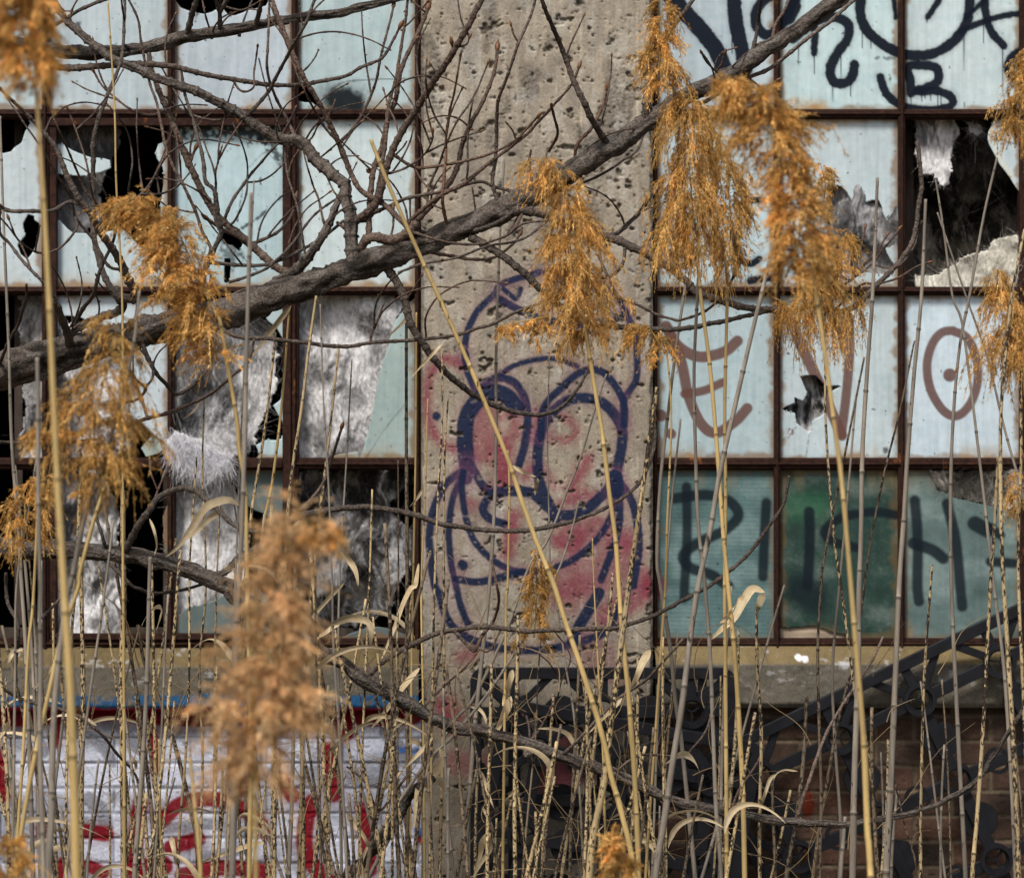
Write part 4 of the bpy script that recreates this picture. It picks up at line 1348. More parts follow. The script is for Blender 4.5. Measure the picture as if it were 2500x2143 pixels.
    ('branch', 30, 8, 0, 2, 1, 'B 200,1560 260,1595 310,1650 360,1740 390,1810 E 400,100 430,210 500,320 580,430 700,550 830,640 960,700 1100,740 1240,740 1350,680 1430,590 1500,470'),
    ('twig', 7, 9, .5, 1, 1, 'B 320,1265 322,1360 300,1440'), ('twig', 7, 8, .3, 0, .8, 'B 420,1190 424,1310'), ('twig', 9, 10, .5, 1, 1, 'B 1115,1245 1080,1330 1045,1380'), ('twig', 8, 10, .5, 0, .9, 'B 1152,900 1142,1000 1135,1100'),
    ('twig', 6, 7, .5, 1, 1, 'B 460,1030 500,1100 560,1150'), ('twig', 6, 7, .5, 1, 1, 'B 515,1195 560,1235 610,1260'), ('twig', 6, 7, .2, 0, .9, 'B 405,850 380,890 345,920'), ('twig', 6, 7, .4, 1, 1.1, 'B 265,545 290,640 330,720 345,820'),
    ('twig', 5, 7, .4, 1, 1, 'B 1010,750 1040,790 1055,840'), ('twig', 5, 7, .4, 1, 1, 'B 552,395 570,440'), ('twig', 12, 14, .3, 0, 1.1, 'B -20,1340 60,1400'),
    # third tile
    ('branch', 13, 15, 0, 0, 1.7, 'C 1090,-30 980,60 890,140 720,270 560,400 430,460 250,550 130,620 60,640'),
    ('branch', 10, 16, 0, 0, .7, 'C 492,-40 480,80 460,200 430,330 385,460'), ('twig', 9, 13, .3, 0, 1.1, 'C 670,-40 630,60 570,160 520,230'),
    ('twig', 7, 8, .4, 1, 1, 'C 133,320 160,370 225,425'), ('twig', 7, 9, .5, 1, 1, 'C 268,330 250,390 235,425'), ('twig', 6, 8, .5, 1, 1, 'C 585,488 540,510 500,530 430,510'), ('twig', 8, 9, .5, 0, 1, 'C 205,575 175,650'),
    ('branch', 12, 26, 0, 0, 1.3, 'C 110,-40 0,110 B 1980,200 1900,380 1850,540 1800,680'),
    ('twig', 7, 10, .4, 1, 1, 'C 1500,1580 1420,1610 1300,1680 1180,1710 1090,1720 F 930,110'), ('twig', 6, 9, .4, 1, 1.2, 'C 1320,1380 1220,1510 1130,1610 1040,1680 960,1740 F 900,90'),
    ('twig', 7, 9, .5, 1, .8, 'C 1245,1420 1180,1520 1130,1570 1040,1660'), ('twig', 7, 9, .5, 1, .8, 'C 1117,1370 1100,1450 1070,1540 1030,1660'), ('twig', 6, 8, .2, 1, 1, 'C 950,1635 1000,1680 1030,1700'),
    ('twig', 6, 7, .2, 0, 1, 'C 1460,1330 1400,1500 1300,1610 1150,1590'), 
    # lower left
    ('branch', 20, 30, 0, 0, 1.1, 'D 330,60 370,170 410,270 430,330'), ('branch', 26, 24, 0, 0, 1.1, 'D 640,140 520,200 440,250 400,300'),
    ('branch', 30, 26, 0, 0, 1.1, 'D 690,-10 740,80 700,130 620,150'), ('twig', 10, 13, .2, 0, .7, 'D 160,-40 155,60 110,200 60,290 -30,400'),
    ('twig', 18, 10, 0, 0, .9, 'D 870,340 930,480 1000,560 1060,620 1150,580 1250,480'), ('twig', 13, 9, .1, 0, .7, 'D 770,470 820,540 875,585 830,650 755,672'),
    ('twig', 12, 12, .5, 0, 1, 'D 760,540 860,670 890,765'), ('branch', 14, 9, .25, 0, 1, 'D 740,825 870,775 1000,740 1130,690 1270,620 1400,510 1490,430 1530,290'),
    ('branch', 15, 10, .1, 0, 1, 'D 1150,120 1370,250 1480,285 1620,290 1800,310 2072,335 E 200,310 450,295 680,270 850,220 940,190 1080,120 1280,40'),
    ('twig', 10, 6, .3, 0, .8, 'E 185,310 190,260 230,160 268,60'), ('twig', 12, 10, .1, 0, 1.1, 'D -60,908 0,910 200,915 400,910 600,895'),
    ('branch', 24, 13, 0, 0, .9, 'D 740,1540 830,1420 900,1320 960,1240 1080,1190 1180,1210 1280,1290 1370,1380 1470,1440 1560,1450'),
    ('branch', 22, 10, .05, 2, .95, 'D 1250,1730 1370,1680 1440,1600 1560,1540 1700,1410 1860,1340 2072,1310 E 150,1300 300,1320 450,1350 600,1400 800,1430 1000,1445 1150,1440 1350,1400 1500,1350 1650,1280 1740,1220 1800,1160 1870,1020 1895,900 1895,790'),
    ('twig', 12, 12, 0, 0, .8, 'D 360,900 440,1060 530,1250 600,1430 650,1575'), ('twig', 10, 13, .1, 0, .7, 'D 545,470 510,560 430,600 390,720 380,800'),
    ('twig', 14, 10, 0, 0, .7, 'D 600,1590 700,1680 800,1776 G 830,30 920,60 1100,40 1270,20'), ('twig', 10, 11, .2, 1, 1.1, 'D 2055,830 2000,1000 1950,1150 1850,1280 1700,1400'),
    ('twig', 6, 9, .5, 1, 1, 'D 1020,1065 980,1130 940,1230 900,1320'), ('twig', 5, 7, .5, 0, 1, 'D 900,1000 910,1100 935,1200'), ('twig', 12, 8, 0, 0, .8, 'D 920,430 920,520 915,580'),
    # bottom tiles
    ('branch', 18, 10, .1, 0, 1, 'H 150,565 250,480 400,390 560,310 700,280 850,265 1000,275 1150,290 1350,280 1550,275 1680,265 1850,210 2000,140 I 0,110 140,40 F 180,1776 320,1670 430,1560 550,1400 620,1290 650,1180 660,1110'),
    ('twig', 14, 12, .1, 0, 1, 'H 690,285 740,350 810,412'), ('twig', 13, 8, .5, 0, .8, 'H 812,415 860,310 930,220 955,100 940,0 E 935,1720 910,1620'), ('twig', 7, 6, .6, 0, .9, 'H 920,235 1020,180'),
    ('twig', 7, 6, .5, 0, .9, 'H 840,400 900,405 970,380'), ('branch', 11, 9, .1, 0, 1.4, 'H 1330,1035 1430,950 1550,820 1700,680 1850,580 1950,470 2060,340 I 10,330'),
    ('twig', 9, 8, .2, 2, 1.2, 'H 1660,1110 1780,1045 1900,1035 2072,1040 I 80,990 150,900 185,810'), ('twig', 6, 8, .7, 0, .8, 'H 490,760 650,600 750,510 840,410'),
    ('twig', 26, 22, 0, 0, 1.4, 'H 960,930 1060,945 1110,965 1130,1035 1165,1050'), ('twig', 4, 5, .6, 0, .6, 'H 1290,300 1370,400 1385,480 1330,600 1300,780 1310,860'), ('twig', 4, 5, .6, 0, .6, 'H 1130,380 1250,470 1320,590 1340,700'),
    ('twig', 7, 9, .5, 0, .8, 'H 40,1100 150,1200 230,1365 310,1280 430,1130'), ('branch', 13, 8, .2, 0, 1.6, 'I 700,1420 760,1240 850,980 960,760 1100,560 1180,420 1225,320'),
    ('twig', 9, 9, .4, 2, 1, 'I 310,1370 350,1260 430,1140 475,1070'), ('branch', 13, 8, .1, 0, 1, 'G -60,600 0,625 100,680 200,720 370,760 500,820 620,920 700,1020 800,1130 850,1240'),
    ('branch', 12, 14, 0, 0, .8, 'G 35,-60 50,120 110,260 90,500 95,700'), ('twig', 10, 12, .1, 0, 1.1, 'G 430,20 330,130 250,210'), ('twig', 9, 6, 0, 0, .9, 'H 1120,800 1140,870 1150,960'),
    ('twig', 8, 9, .3, 1, .8, 'H 1180,810 1180,880 1160,960'), ('twig', 6, 7, .5, 1, .9, 'H 1265,760 1200,880 1160,960'), ('branch', 34, 24, 0, 0, .55, 'H 40,1776 200,1600 330,1440 440,1260 560,1180'),
]
for nm, r0, r1, red, bud, lum, s in T:
    branch(nm, s, r0, r1, None, red, bud, lum)

# extra one-year shoots all over the upper crown
cand = [(dp, dr) for dp, dd, dr in DONE[2:] if dr.mean() < 16]
made = 0
while made < 92:
    dp, dr = cand[rs.randint(len(cand))]
    k = rs.randint(len(dp))
    x, y = dp[k]
    if not (-60 < x < 1750 and 20 < y < 950) or (x > 1100 and rs.rand() < .55):
        continue
    an = -math.pi / 2 + rs.randn() * .6
    L = rs.uniform(60, 240)
    cv = rs.randn() * .5
    tt = np.linspace(1, 0, 5)
    q = [(x + math.cos(an + cv * t) * L * t, y + math.sin(an + cv * t) * L * t) for t in tt]
    branch('shoot', 'P ' + ' '.join('%.1f,%.1f' % p_ for p_ in q), 3.8, 6.5, None, rs.rand() * .5, 5 if rs.rand() < .7 else 1, .85)
    made += 1

# ------------------------------------------------------------------ reeds
REEDS = []
SC = {'straw': (.47, .335, .135), 'mott': (.45, .335, .17), 'grey': (.215, .185, .148), 'brown': (.16, .115, .068)}


def reed_mesh(p2, dd, r0, r1, style, seed):
    rr = np.random.RandomState(seed)
    q = spline(p2, 9)
    n = len(q)
    cum = np.concatenate([[0], np.cumsum(np.hypot(*np.diff(q, axis=0).T))])
    t = cum / cum[-1]
    rad = (r0 + (r1 - r0) * np.clip((q[:, 1] - q[0, 1]) / max(1, min(2143, p2[-3][1]) - q[0, 1]), 0, 1.15)) * ZS * 1.02
    pts = P3(q[:, 0], q[:, 1], dd)
    return pts, t, cum, rad * S * (D + dd) / D


def stem(name, pts, wr, style, seed, mat, parent, origin):
    rr = np.random.RandomState(seed)
    n = len(pts)
    base = np.array(SC[style])
    L = np.concatenate([[0], np.cumsum(np.linalg.norm(np.diff(pts, axis=0), axis=1))])
    nodes = []
    a = rr.uniform(.03, .12)
    while a < L[-1] - .02:
        nodes.append(a)
        a += rr.uniform(.13, .24)
    f = np.concatenate([L, np.ravel([[k - .004, k - .0015, k + .0015, k + .004] for k in nodes])]) if nodes else L
    f = np.unique(np.clip(f, 0, L[-1]))
    pts = np.stack([np.interp(f, L, pts[:, i]) for i in range(3)], 1)
    wr = np.interp(f, L, wr).copy()
    col = np.zeros((len(f), 3))
    tones = rr.uniform(.78, 1.2, len(nodes) + 1)
    gr = rr.uniform(0, .5, len(nodes) + 1)
    ki = np.searchsorted(nodes, f)
    col = base[None] * tones[ki][:, None]
    g_ = gr[ki][:, None] * (.6 if style != 'straw' else .15)
    col = col * (1 - g_) + np.array([.24, .215, .185]) * g_
    for k in nodes:
        m = np.abs(f - k) < .0025
        wr[m] *= 1.22
        col[m] *= .45
        m = (f - k > -.018) & (f - k < -.0025)
        col[m] *= 1.15
        # sheath step
        m = (f > k) & (f < k + rr.uniform(.03, .09))
        wr[m] *= 1.05
    # small kinks at nodes
    V, F = tube(pts, wr, 8)
    c = np.vstack([np.repeat(col, 8, 0), col[:1], col[-1:]])
    return mk(name, V if parent is None else V - origin, F, mat, parent, c, True, origin if parent is None else None)


STY = {'y': ('straw', 'straw'), 'm': ('mott', 'mott'), 'g': ('grey', 'grey'), 'b': ('brown', 'mott')}


def plume_mesh(reed, axis, widths, Y, dens, seed, droop=0.5, lean=(0, 0), tone=1.0, size=1.0, thick=None, sparse=0.0):
    """a feathery panicle: side branchlets off a curved axis, each carrying fine pointed spikelets"""
    rr = np.random.RandomState(seed)
    ax = PX(axis)
    wv = np.array(widths, float)
    q = spline(np.column_stack([ax, np.interp(np.linspace(0, 1, len(ax)), np.linspace(0, 1, len(wv)), wv)]), 6)
    k = S * (D + Y) / D
    pts = P3(q[:, 0], q[:, 1], Y)
    hw = q[:, 2] * k * .86
    tg = np.gradient(pts, axis=0)
    tg /= np.linalg.norm(tg, axis=1)[:, None]
    NB = dens
    # primary rays arch off the axis in uneven whorls; the fine branchlets sit on the rays, leaving gaps between
    K = max(16, dens // 9)
    NB = int(dens * 1.12)
    tk = np.clip((np.arange(K) + rr.rand(K)) / K + rr.randn(K) * .02, 0, 1)
    ik = (tk * (len(q) - 1)).astype(int)
    az_ = rr.rand(K) * 2 * np.pi
    lat = np.stack([np.cos(az_) + lean[0], np.sin(az_) * .6, .12 * rr.randn(K) + lean[1]], 1)
    lat /= np.linalg.norm(lat, axis=1)[:, None]
    dk_ = lat * .85 - tg[ik] * rr.uniform(.2, 1.0, K)[:, None]
    dk_ /= np.linalg.norm(dk_, axis=1)[:, None]
    Lk = hw[ik] * rr.uniform(.35, 1.25, K) * (.42 + 1.15 * vn(tk * 9, tk * 0 + seed, 641)) + .008
    wk = rr.randn(K, 3) * .16

    def ray(k_, u_):
        c_ = pts[ik[k_]] + dk_[k_] * (Lk[k_] * u_)[:, None] + wk[k_] * (Lk[k_] * u_ ** 2)[:, None]
        c_[:, 2] -= droop * Lk[k_] * u_ ** 2.2
        return c_
    kb = rr.choice(K, NB, p=Lk / Lk.sum())
    ub = rr.rand(NB) ** .8
    o = ray(kb, ub)
    rd = ray(kb, ub + .05) - o
    rd /= np.linalg.norm(rd, axis=1)[:, None]
    d0 = rd + rr.randn(NB, 3) * np.array([.38, .3, .38])
    d0 /= np.linalg.norm(d0, axis=1)[:, None]
    Ln = (.016 + .34 * hw.mean() * (1 - .4 * ub)) * rr.uniform(.3, 1.6, NB)
    m = 7
    s_ = np.linspace(0, 1, m)
    wob = rr.randn(NB, 3) * .25
    C = o[:, None] + d0[:, None] * (Ln[:, None] * s_)[..., None] + wob[:, None] * (Ln[:, None] * s_ ** 2)[..., None]
    C[..., 2] -= droop * .95 * (Ln[:, None] * s_ ** 2)
    rays = [ray(np.full(8, k_), np.linspace(0, 1, 8)) for k_ in range(K)]
    # stalk ribbons
    mb = MB()
    sd_ = np.cross(d0, [0, 1, .3])
    sd_ /= np.linalg.norm(sd_, axis=1)[:, None] + 1e-9
    wq = .00035 * size
    A = C + sd_[:, None] * wq
    B_ = C - sd_[:, None] * wq
    V = np.stack([A, B_], 2).reshape(-1, 3)
    o0 = (np.arange(NB) * m * 2)[:, None]
    j = np.arange(m - 1)[None] * 2
    F = np.stack([o0 + j, o0 + j + 1, o0 + j + 3, o0 + j + 2], -1).reshape(-1, 4)
    tint = rr.uniform(.72, 1.2, K)[kb] * rr.uniform(.7, 1.35, NB)
    gold = np.array([.53, .275, .066]) * tone
    pale = np.array([.76, .51, .19]) * tone
    if tone > 1.2:      # an older, bleached plume
        gold = np.array([.56, .34, .15])
        pale = np.array([.80, .58, .33])
    mixk = rr.rand(NB)[:, None] ** 1.1
    bc = (gold * (1 - mixk) + pale * mixk) * tint[:, None]
    mb.add(V, F, np.repeat(bc, m * 2, 0))
    # spikelets: NS per branchlet, three small pointed bracts each
    NS = 11
    si = rr.uniform(.12, 1.0, (NB, NS))
    fi = si * (m - 1)
    a = np.clip(fi.astype(int), 0, m - 2)
    fr = (fi - a)[..., None]
    bi = np.arange(NB)[:, None]
    base = C[bi, a] * (1 - fr) + C[bi, a + 1] * fr
    dr = C[bi, a + 1] - C[bi, a]
    dr /= np.linalg.norm(dr, axis=2)[..., None] + 1e-9
    base = (base + rr.randn(NB, NS, 3) * .0014 * size).reshape(-1, 3)
    dr = dr.reshape(-1, 3)
    cc = np.repeat(bc, NS, 0) * rr.uniform(.6, 1.35, NB * NS)[:, None]
    for q_ in range(3):
        d = dr + rr.randn(len(dr), 3) * .38
        d[:, 2] -= .25 * droop
        d /= np.linalg.norm(d, axis=1)[:, None]
        L_ = rr.uniform(.005, .012, len(d))[:, None] * size
        w_ = np.cross(d, rr.randn(len(d), 3))
        w_ /= np.linalg.norm(w_, axis=1)[:, None] + 1e-9
        w_ = w_ * rr.uniform(.0004, .0008, len(d))[:, None] * size
        V = np.stack([base, base + d * L_ * .4 + w_, base + d * L_, base + d * L_ * .4 - w_], 1).reshape(-1, 3)
        n_ = len(d)
        F = (np.arange(n_) * 4)[:, None] + np.arange(4)[None]
        mb.add(V, F, np.repeat(cc, 4, 0))
    V, F = tube(pts, np.linspace(.0006, .002, len(pts)), 6)
    mb.add(V, F, np.array([.42, .29, .1]))
    for ry in rays:
        V, F = tube(ry, np.linspace(.0006, .0002, 8) * size, 4, False)
        mb.add(V, F, np.array([.5, .34, .13]) * tone)
    return mb


# style, r0, r1 (tile px), depth, trace top->bottom, label, plumes [(axis, widths, density, droop, lean, tone, size)], leaves
def reed(sty, r0, r1, Y, s, label, plumes=(), seed=None, group=None):
    style, mt = STY[sty]
    p = PX(s)
    seed = seed or (len(REEDS) * 13 + 5)
    # down to the ground
    dirn = (p[-1] - p[-2]) / np.linalg.norm(p[-1] - p[-2])
    kk = S * (D + Y) / D
    ybot = 1071.5 + ZC / kk
    if p[-1][1] < ybot:
        st_ = (ybot - p[-1][1])
        dx = dirn[0] / max(dirn[1], .3) * st_ * .6
        p = np.vstack([p, [p[-1][0] + dx * .6, p[-1][1] + st_ * .5], [p[-1][0] + dx, ybot + 10]])
    pts, t, cum, wr = reed_mesh(p, Y, r0, r1 if True else r1, style, seed)
    # beyond the traced part the stem keeps its thickness
    origin = np.array(pts[-1])
    simple = not plumes
    rec = dict(pts=pts, Y=Y, px=p, simple=simple, label=label, sty=sty, seed=seed, wr=wr, style=style, mt=mt, plumes=plumes, leaves=[], origin=origin, group=group)
    REEDS.append(rec)
    return rec


GB = 'reed stems crossing in front of the wall'
reed('y', 9, 30, -3.9, 'W 66,0 75,200 88,400 100,620 108,800 118,1000 130,1200 143,1400 150,1600 155,1800', 'thick yellow blurred reed at far left with its plume in the top corner',
     [('P 60,-60 50,20 62,110 78,200', (34, 78, 66, 14), 620, .6, (0, 0), 1.05, 1)])
reed('g', 8, 22, -2.9, 'D 840,0 800,350 700,760 640,960 580,1150 500,1400 440,1700 G 400,100 350,500 320,900 310,1400 290,1776', 'grey leaning reed carrying the orange plume in front of the broken pane at left',
     [('W 235,640 232,700 205,790 190,880 205,960 200,1000', (40, 70, 120, 135, 95, 20), 620, .9, (-.25, 0), .88, 1), ('W 120,870 85,880 95,900', (14, 40, 30), 70, .4, (-.3, 0), .95, 1)])
reed('y', 11, 15, -2.6, 'D 640,1150 560,1400 480,1700 G 470,30 370,330 290,680 230,950 170,1250 120,1560 100,1776', 'yellow reed leaning steeply to the left across the lower left corner')
reed('g', 12, 15, -3.0, 'D 225,400 230,700 230,1100 235,1500 245,1776 G 240,200 245,500 240,900 250,1300 262,1776', 'blurred grey-blue reed standing upright just beside the nearest yellow one')
reed('y', 12, 13, -2.2, 'D 1310,100 1350,330 1390,560 1430,800 1440,950 1475,1200 1490,1776 G 1500,500 1510,1000 1500,1776', 'yellow reed under the large hooked plume in front of the left window',
     [('W 235,405 285,405 335,440 375,500 405,580 425,660 440,730', (16, 50, 72, 100, 118, 112, 40), 1250, .55, (-.8, .1), 1.05, 1.0)])
reed('g', 10, 20, -2.7, 'W 508,390 503,560 498,760 495,900 488,1100 478,1300 476,1500 470,1776', 'tall thick grey out-of-focus reed rising left of centre')
reed('y', 11, 13, -4.2, 'W 518,1200 515,1400 515,1560 518,1776', 'reed bearing the big blurred plume lowest in the foreground',
     [('W 620,1055 575,1100 565,1200 545,1300 530,1400 530,1500 520,1590', (66, 76, 110, 130, 160, 145, 50), 1300, .45, (0, .05), 1.22, .9), ('W 650,1080 620,1090', (20, 30), 60, .2, (0, 0), 1, 1)])
reed('y', 11, 17, -2.0, 'B 185,840 300,1130 450,1470 590,1776 E 650,160 780,450 900,740 1010,1010 1090,1250 1180,1500 1290,1776 H 1360,240 1450,500 1540,780 1600,1000 1630,1150 1700,1400 1780,1776', 'broken-topped bright straw cane slanting across the middle of the pillar')
reed('y', 12, 16, -1.7, 'E 1470,170 1520,500 1580,860 1620,1200 1660,1500 1680,1776 H 1700,300 1740,700 1770,1100 1790,1500 1800,1776', 'yellow reed in front of the painted eye, topped by the tall narrow orange plume',
     [('W 1085,320 1130,350 1150,420 1165,500 1150,580 1170,640 1200,680', (25, 62, 60, 90, 125, 100, 40), 1200, .9, (.1, 0), 1.0, 1.0), ('W 1010,660 1060,650 1110,640', (10, 24, 20), 90, .6, (0, 0), 1.1, 1)])
reed('m', 12, 22, -1.8, 'E 1910,580 1850,1000 1800,1350 1740,1776 H 1690,400 1630,850 1590,1200 1530,1500 1500,1776', 'stout speckled yellow reed leaning right over the edge of the pillar')
reed('y', 10, 16, -1.6, 'C 100,1480 125,1776 F 180,450 220,900 260,1450 290,1776 I 330,430 360,900 380,1300 390,1776', 'yellow reed in front of the brown letter E, under the tangled orange plume',
     [('W 1340,0 1338,60 1335,120 1345,180', (22, 36, 60, 50), 420, .8, (-.2, 0), 1.0, 1), ('W 1370,190 1400,240 1395,320 1400,400 1410,480 1415,520', (36, 78, 92, 98, 84, 16), 1250, 1.25, (-.1, 0), .97, 1)])
reed('y', 9, 13, -1.5, 'C 280,1580 285,1776 F 270,700 275,1200 270,1776 I 275,700 280,1300 282,1776', 'upright straw reed close beside the one in front of the letter E',
     [('W 1440,250 1465,320 1475,400 1478,460 1475,540', (30, 50, 60, 60, 22), 520, 1.1, (.1, 0), .95, 1)])
reed('g', 11, 20, -1.8, 'C 570,1440 490,1776 F 430,270 330,700 240,1100 180,1450 110,1776 I 60,350 10,750 H 2000,1100 1950,1450 1900,1776', 'weathered grey reed leaning right from the pillar foot to the letter E')
reed('g', 9, 13, -1.4, 'F 110,-80 105,30 85,500 95,1000 110,1400 150,1776 I 180,400 200,900 220,1400 250,1776', 'thin grey reed through the left side of the letter E')
reed('y', 11, 19, -3.0, 'C 790,1600 820,1776 F 870,350 930,800 980,1200 1030,1776 I 1070,500 1110,1000 1130,1500 1150,1776', 'bright yellow blurred reed in front of the letter V bearing the largest soft plume',
     [('W 1470,160 1530,180 1560,260 1590,340 1620,430 1610,510 1590,560', (24, 54, 82, 100, 104, 88, 30), 1500, .6, (.15, 0), 1.05, .95)])
reed('g', 9, 20, -1.5, 'C 1190,1070 1160,1776 F 1130,450 1100,950 1090,1500 1080,1776 I 1070,600 1050,1200 1040,1776', 'grey upright reed just right of the letter V')
reed('m', 6, 10, -1.3, 'F 868,60 875,400 875,700 890,1000 930,1500 970,1776 I 1020,400 1060,700 1120,950 1160,1250 1190,1776', 'speckled reed under the drooping lacy plume above the letter V',
     [('W 1660,330 1670,380 1660,440', (14, 30, 20), 120, .9, (0, 0), .95, 1), ('W 1720,470 1690,500 1660,560 1650,600 1620,640', (22, 40, 80, 100, 30), 620, .9, (0, 0), .95, .9), ('W 1735,590 1720,620 1670,625 1610,620 1560,600', (20, 36, 42, 50, 20), 340, 1.5, (0, -.3), .95, .85)])
reed('g', 9, 20, -1.6, 'C 1480,1200 1455,1776 F 1410,500 1370,1000 1350,1350 1320,1776 I 1300,500 1270,1200 1240,1776', 'grey reed standing between the letters V and O')
reed('g', 6, 12, -1.2, 'C 1540,1080 1590,1400 1640,1776 F 1700,200 1760,650 1820,1150 1890,1776 I 1950,500 1990,1100 2010,1500 2020,1776', 'thin grey reed leaning left across the right side of the letter O')
reed('g', 7, 14, -1.1, 'C 1910,950 1830,1300 1745,1776 F 1690,300 1650,700 1630,1200 1635,1776 I 1660,600 1690,1200 1720,1776', 'thin grey reed through the middle of the letter O, crossing its neighbour')
reed('g', 5, 9, -1.0, 'C 1550,1280 1720,1776 F 1850,400 1960,850 2072,1250 2200,1776', 'very thin grey reed slanting from the dark hole to the right edge')
reed('m', 8, 16, -2.1, 'C 2075,1380 2000,1776 F 1960,400 1935,700 1930,1000 1935,1400 1950,1776 I 1980,500 2010,1000 2040,1776', 'black-dotted yellow reed at the right edge')
reed('m', 8, 11, -1.7, 'F 2050,480 2055,1000 2040,1400 2040,1776 I 2060,500 2080,1000 2100,1776', 'yellow reed cut by the right edge below the hanging plume',
     [('W 2010,550 2030,600 2060,680 2075,730', (35, 70, 90, 50), 700, 1.1, (.2, 0), .95, 1)])
reed('m', 9, 13, -1.5, 'F 1915,1000 1890,1500 1870,1776 I 1830,800 1790,1400 1760,1776', 'black-speckled reed leaning right toward the right edge of the letter O pane')
reed('b', 6, 10, -1.0, 'F 1110,400 1050,700 960,1150 870,1600 850,1776 I 830,400 840,900 850,1300 840,1776', 'slender brown reed below the letter V leaning left at its foot')
reed('g', 6, 10, -.8, 'F 1060,650 1000,1350 960,1776 I 920,500 930,900 970,1500 960,1776', 'slender grey reed touching the right arm of the letter V')
reed('b', 5, 10, -.9, 'F 1412,300 1330,700 1230,1100 1150,1500 1110,1776 I 1060,400 950,850 870,1300 800,1776', 'dark brown slanting reed that crosses the rusty bar between V and O')
reed('m', 7, 10, -1.4, 'F 1520,1650 1510,1776 I 1470,600 1450,1400 1450,1776', 'short black-flecked reed below the letter O')
reed('m', 9, 11, -1.3, 'I 462,160 465,500 490,900 480,1400 480,1776', 'dark-flecked reed hung with a folded cream leaf over the right sill')
reed('b', 9, 9, -1.2, 'I 555,1200 565,1500 575,1776', 'short reed with a small curled leaf among the black plastic grids')
reed('b', 10, 14, -1.1, 'I 765,680 740,1100 690,1500 640,1776', 'broken brown reed stub slanting before the dark bricks')
reed('g', 10, 14, -1.2, 'I 995,1405 980,1600 965,1776', 'short grey snapped reed stub before the dark bricks')
reed('b', 5, 7, -1.2, 'I 1255,1000 1290,1180 1350,1440 1440,1776', 'thin reed leaning left at its top before the dark bricks')
reed('b', 9, 13, -1.0, 'E 400,190 400,900 405,1776 H 400,600 410,1200 400,1776', 'tall brown reed just left of the pillar edge')
reed('y', 5, 7, -.7, 'E 460,130 455,1000 440,1776 H 430,600 420,1776', 'thin yellow reed along the dark seam of the pillar edge')
reed('m', 5, 9, -1.3, 'E 615,320 615,800 590,1250 570,1776 H 560,500 540,1776', 'dotted reed with a bent pale leaf at its tip before the pink ring')
reed('y', 4, 8, -1.2, 'E 528,650 515,1200 490,1776 H 500,700 510,1776', 'fine straw reed on the left flank of the pillar')
reed('m', 5, 11, -1.1, 'E 652,650 630,1000 625,1776 H 625,700 600,1776', 'fleck-barked reed beside the painted left eye')
reed('b', 4, 8, -.8, 'E 350,1020 352,1776 H 345,700 350,1776', 'thin reed over the dirty grey wool beside the pillar')
reed('g', 4, 9, -1.0, 'E 72,410 40,1000 10,1500 H -5,60 -10,600 10,1776', 'faint grey reed over the light grey wool batt')
reed('g', 6, 15, -1.0, 'B 990,950 965,1400 950,1776 E 940,400 940,900 930,1300 900,1776 H 850,500 800,1000 750,1776', 'long straight grey stem passing behind the limb down the middle of the pillar')
reed('y', 6, 9, -1.1, 'E 1010,960 1020,1200 1010,1776 H 1000,200 980,1776', 'straw reed rising to the painted nose')
reed('g', 3, 8, -.9, 'E 1263,350 1250,900 1260,1400 1270,1776 H 1300,100 1360,500 1420,900 1470,1776', 'hair-thin grey reed between the two painted eyes')
reed('g', 5, 11, -1.0, 'E 1605,500 1540,700 1450,1000 1370,1200 1250,1500 H 1140,-100 1000,290 800,700 600,980', 'grey reed slanting up through the painted right eye')
reed('g', 5, 10, -1.2, 'E 1440,1260 1380,1500 1290,1740 H 1100,340 900,650 700,900 400,1250', 'dull grey reed slanting under the painted chin')
reed('y', 4, 6, -1.2, 'E 1520,1490 1530,1776 H 1560,600 1590,1200 1600,1776', 'short straw-yellow reed at the chin of the painted face',)
reed('g', 8, 13, -1.1, 'E 2085,-60 2030,300 1980,700 1930,1150 1910,1600 1930,1776 H 1990,400 2020,700 2072,1100', 'grey stem just right of the pillar edge')
reed('y', 5, 9, -1.2, 'E 1930,240 1975,430 1995,800 1970,1400 1960,1776 H 1940,300 1900,900 1840,1776', 'arching yellow reed with the small fan plume by the letter E',
     [('W 1280,655 1310,660 1330,690 1345,715', (12, 30, 42, 16), 170, .9, (-.3, 0), 1.0, 1)])
reed('g', 6, 8, -1.0, 'E 2052,770 2000,1250 1960,1776 H 1920,700 1880,1776', 'thin grey-brown reed over the left dots of the letter E')
reed('y', 5, 10, -1.5, 'A 650,10 690,650 700,1100 735,1776 D 740,800 740,1500 G 745,400 750,1776', 'hair-straight yellow reed from the top edge down through the left window')
reed('g', 4, 5, -1.9, 'A 1530,1080 1500,1776 D 1480,300 1450,900', 'pale wispy reed tip beside the tall thick grey reed')
reed('g', 7, 14, -1.5, 'A 0,700 20,1300 40,1776 D 55,400 70,900 100,1300 130,1776 G 160,500 200,1776', 'grey reed rising at the very left edge to mid window')
reed('m', 5, 9, -1.1, 'D 1230,640 1220,1100 1240,1776 G 1200,500 1220,1000 1210,1500 1210,1776', 'flecked reed over the white wool tuft')
reed('m', 5, 9, -1.3, 'D 1185,1000 1150,1500 1140,1776 G 1140,500 1120,1000 1080,1500 1070,1776', 'flecked reed over the bright white wool block')
reed('m', 7, 10, -1.2, 'D 1660,250 1600,800 1520,1300 1480,1700 G 1450,300', 'speckled leaning reed over the right rim of the round broken pane')
reed('y', 6, 10, -1.1, 'D 1742,110 1700,650 1640,1150 1580,1450 G 1560,100', 'straw leaning reed with a long leaf before the rusty upright')
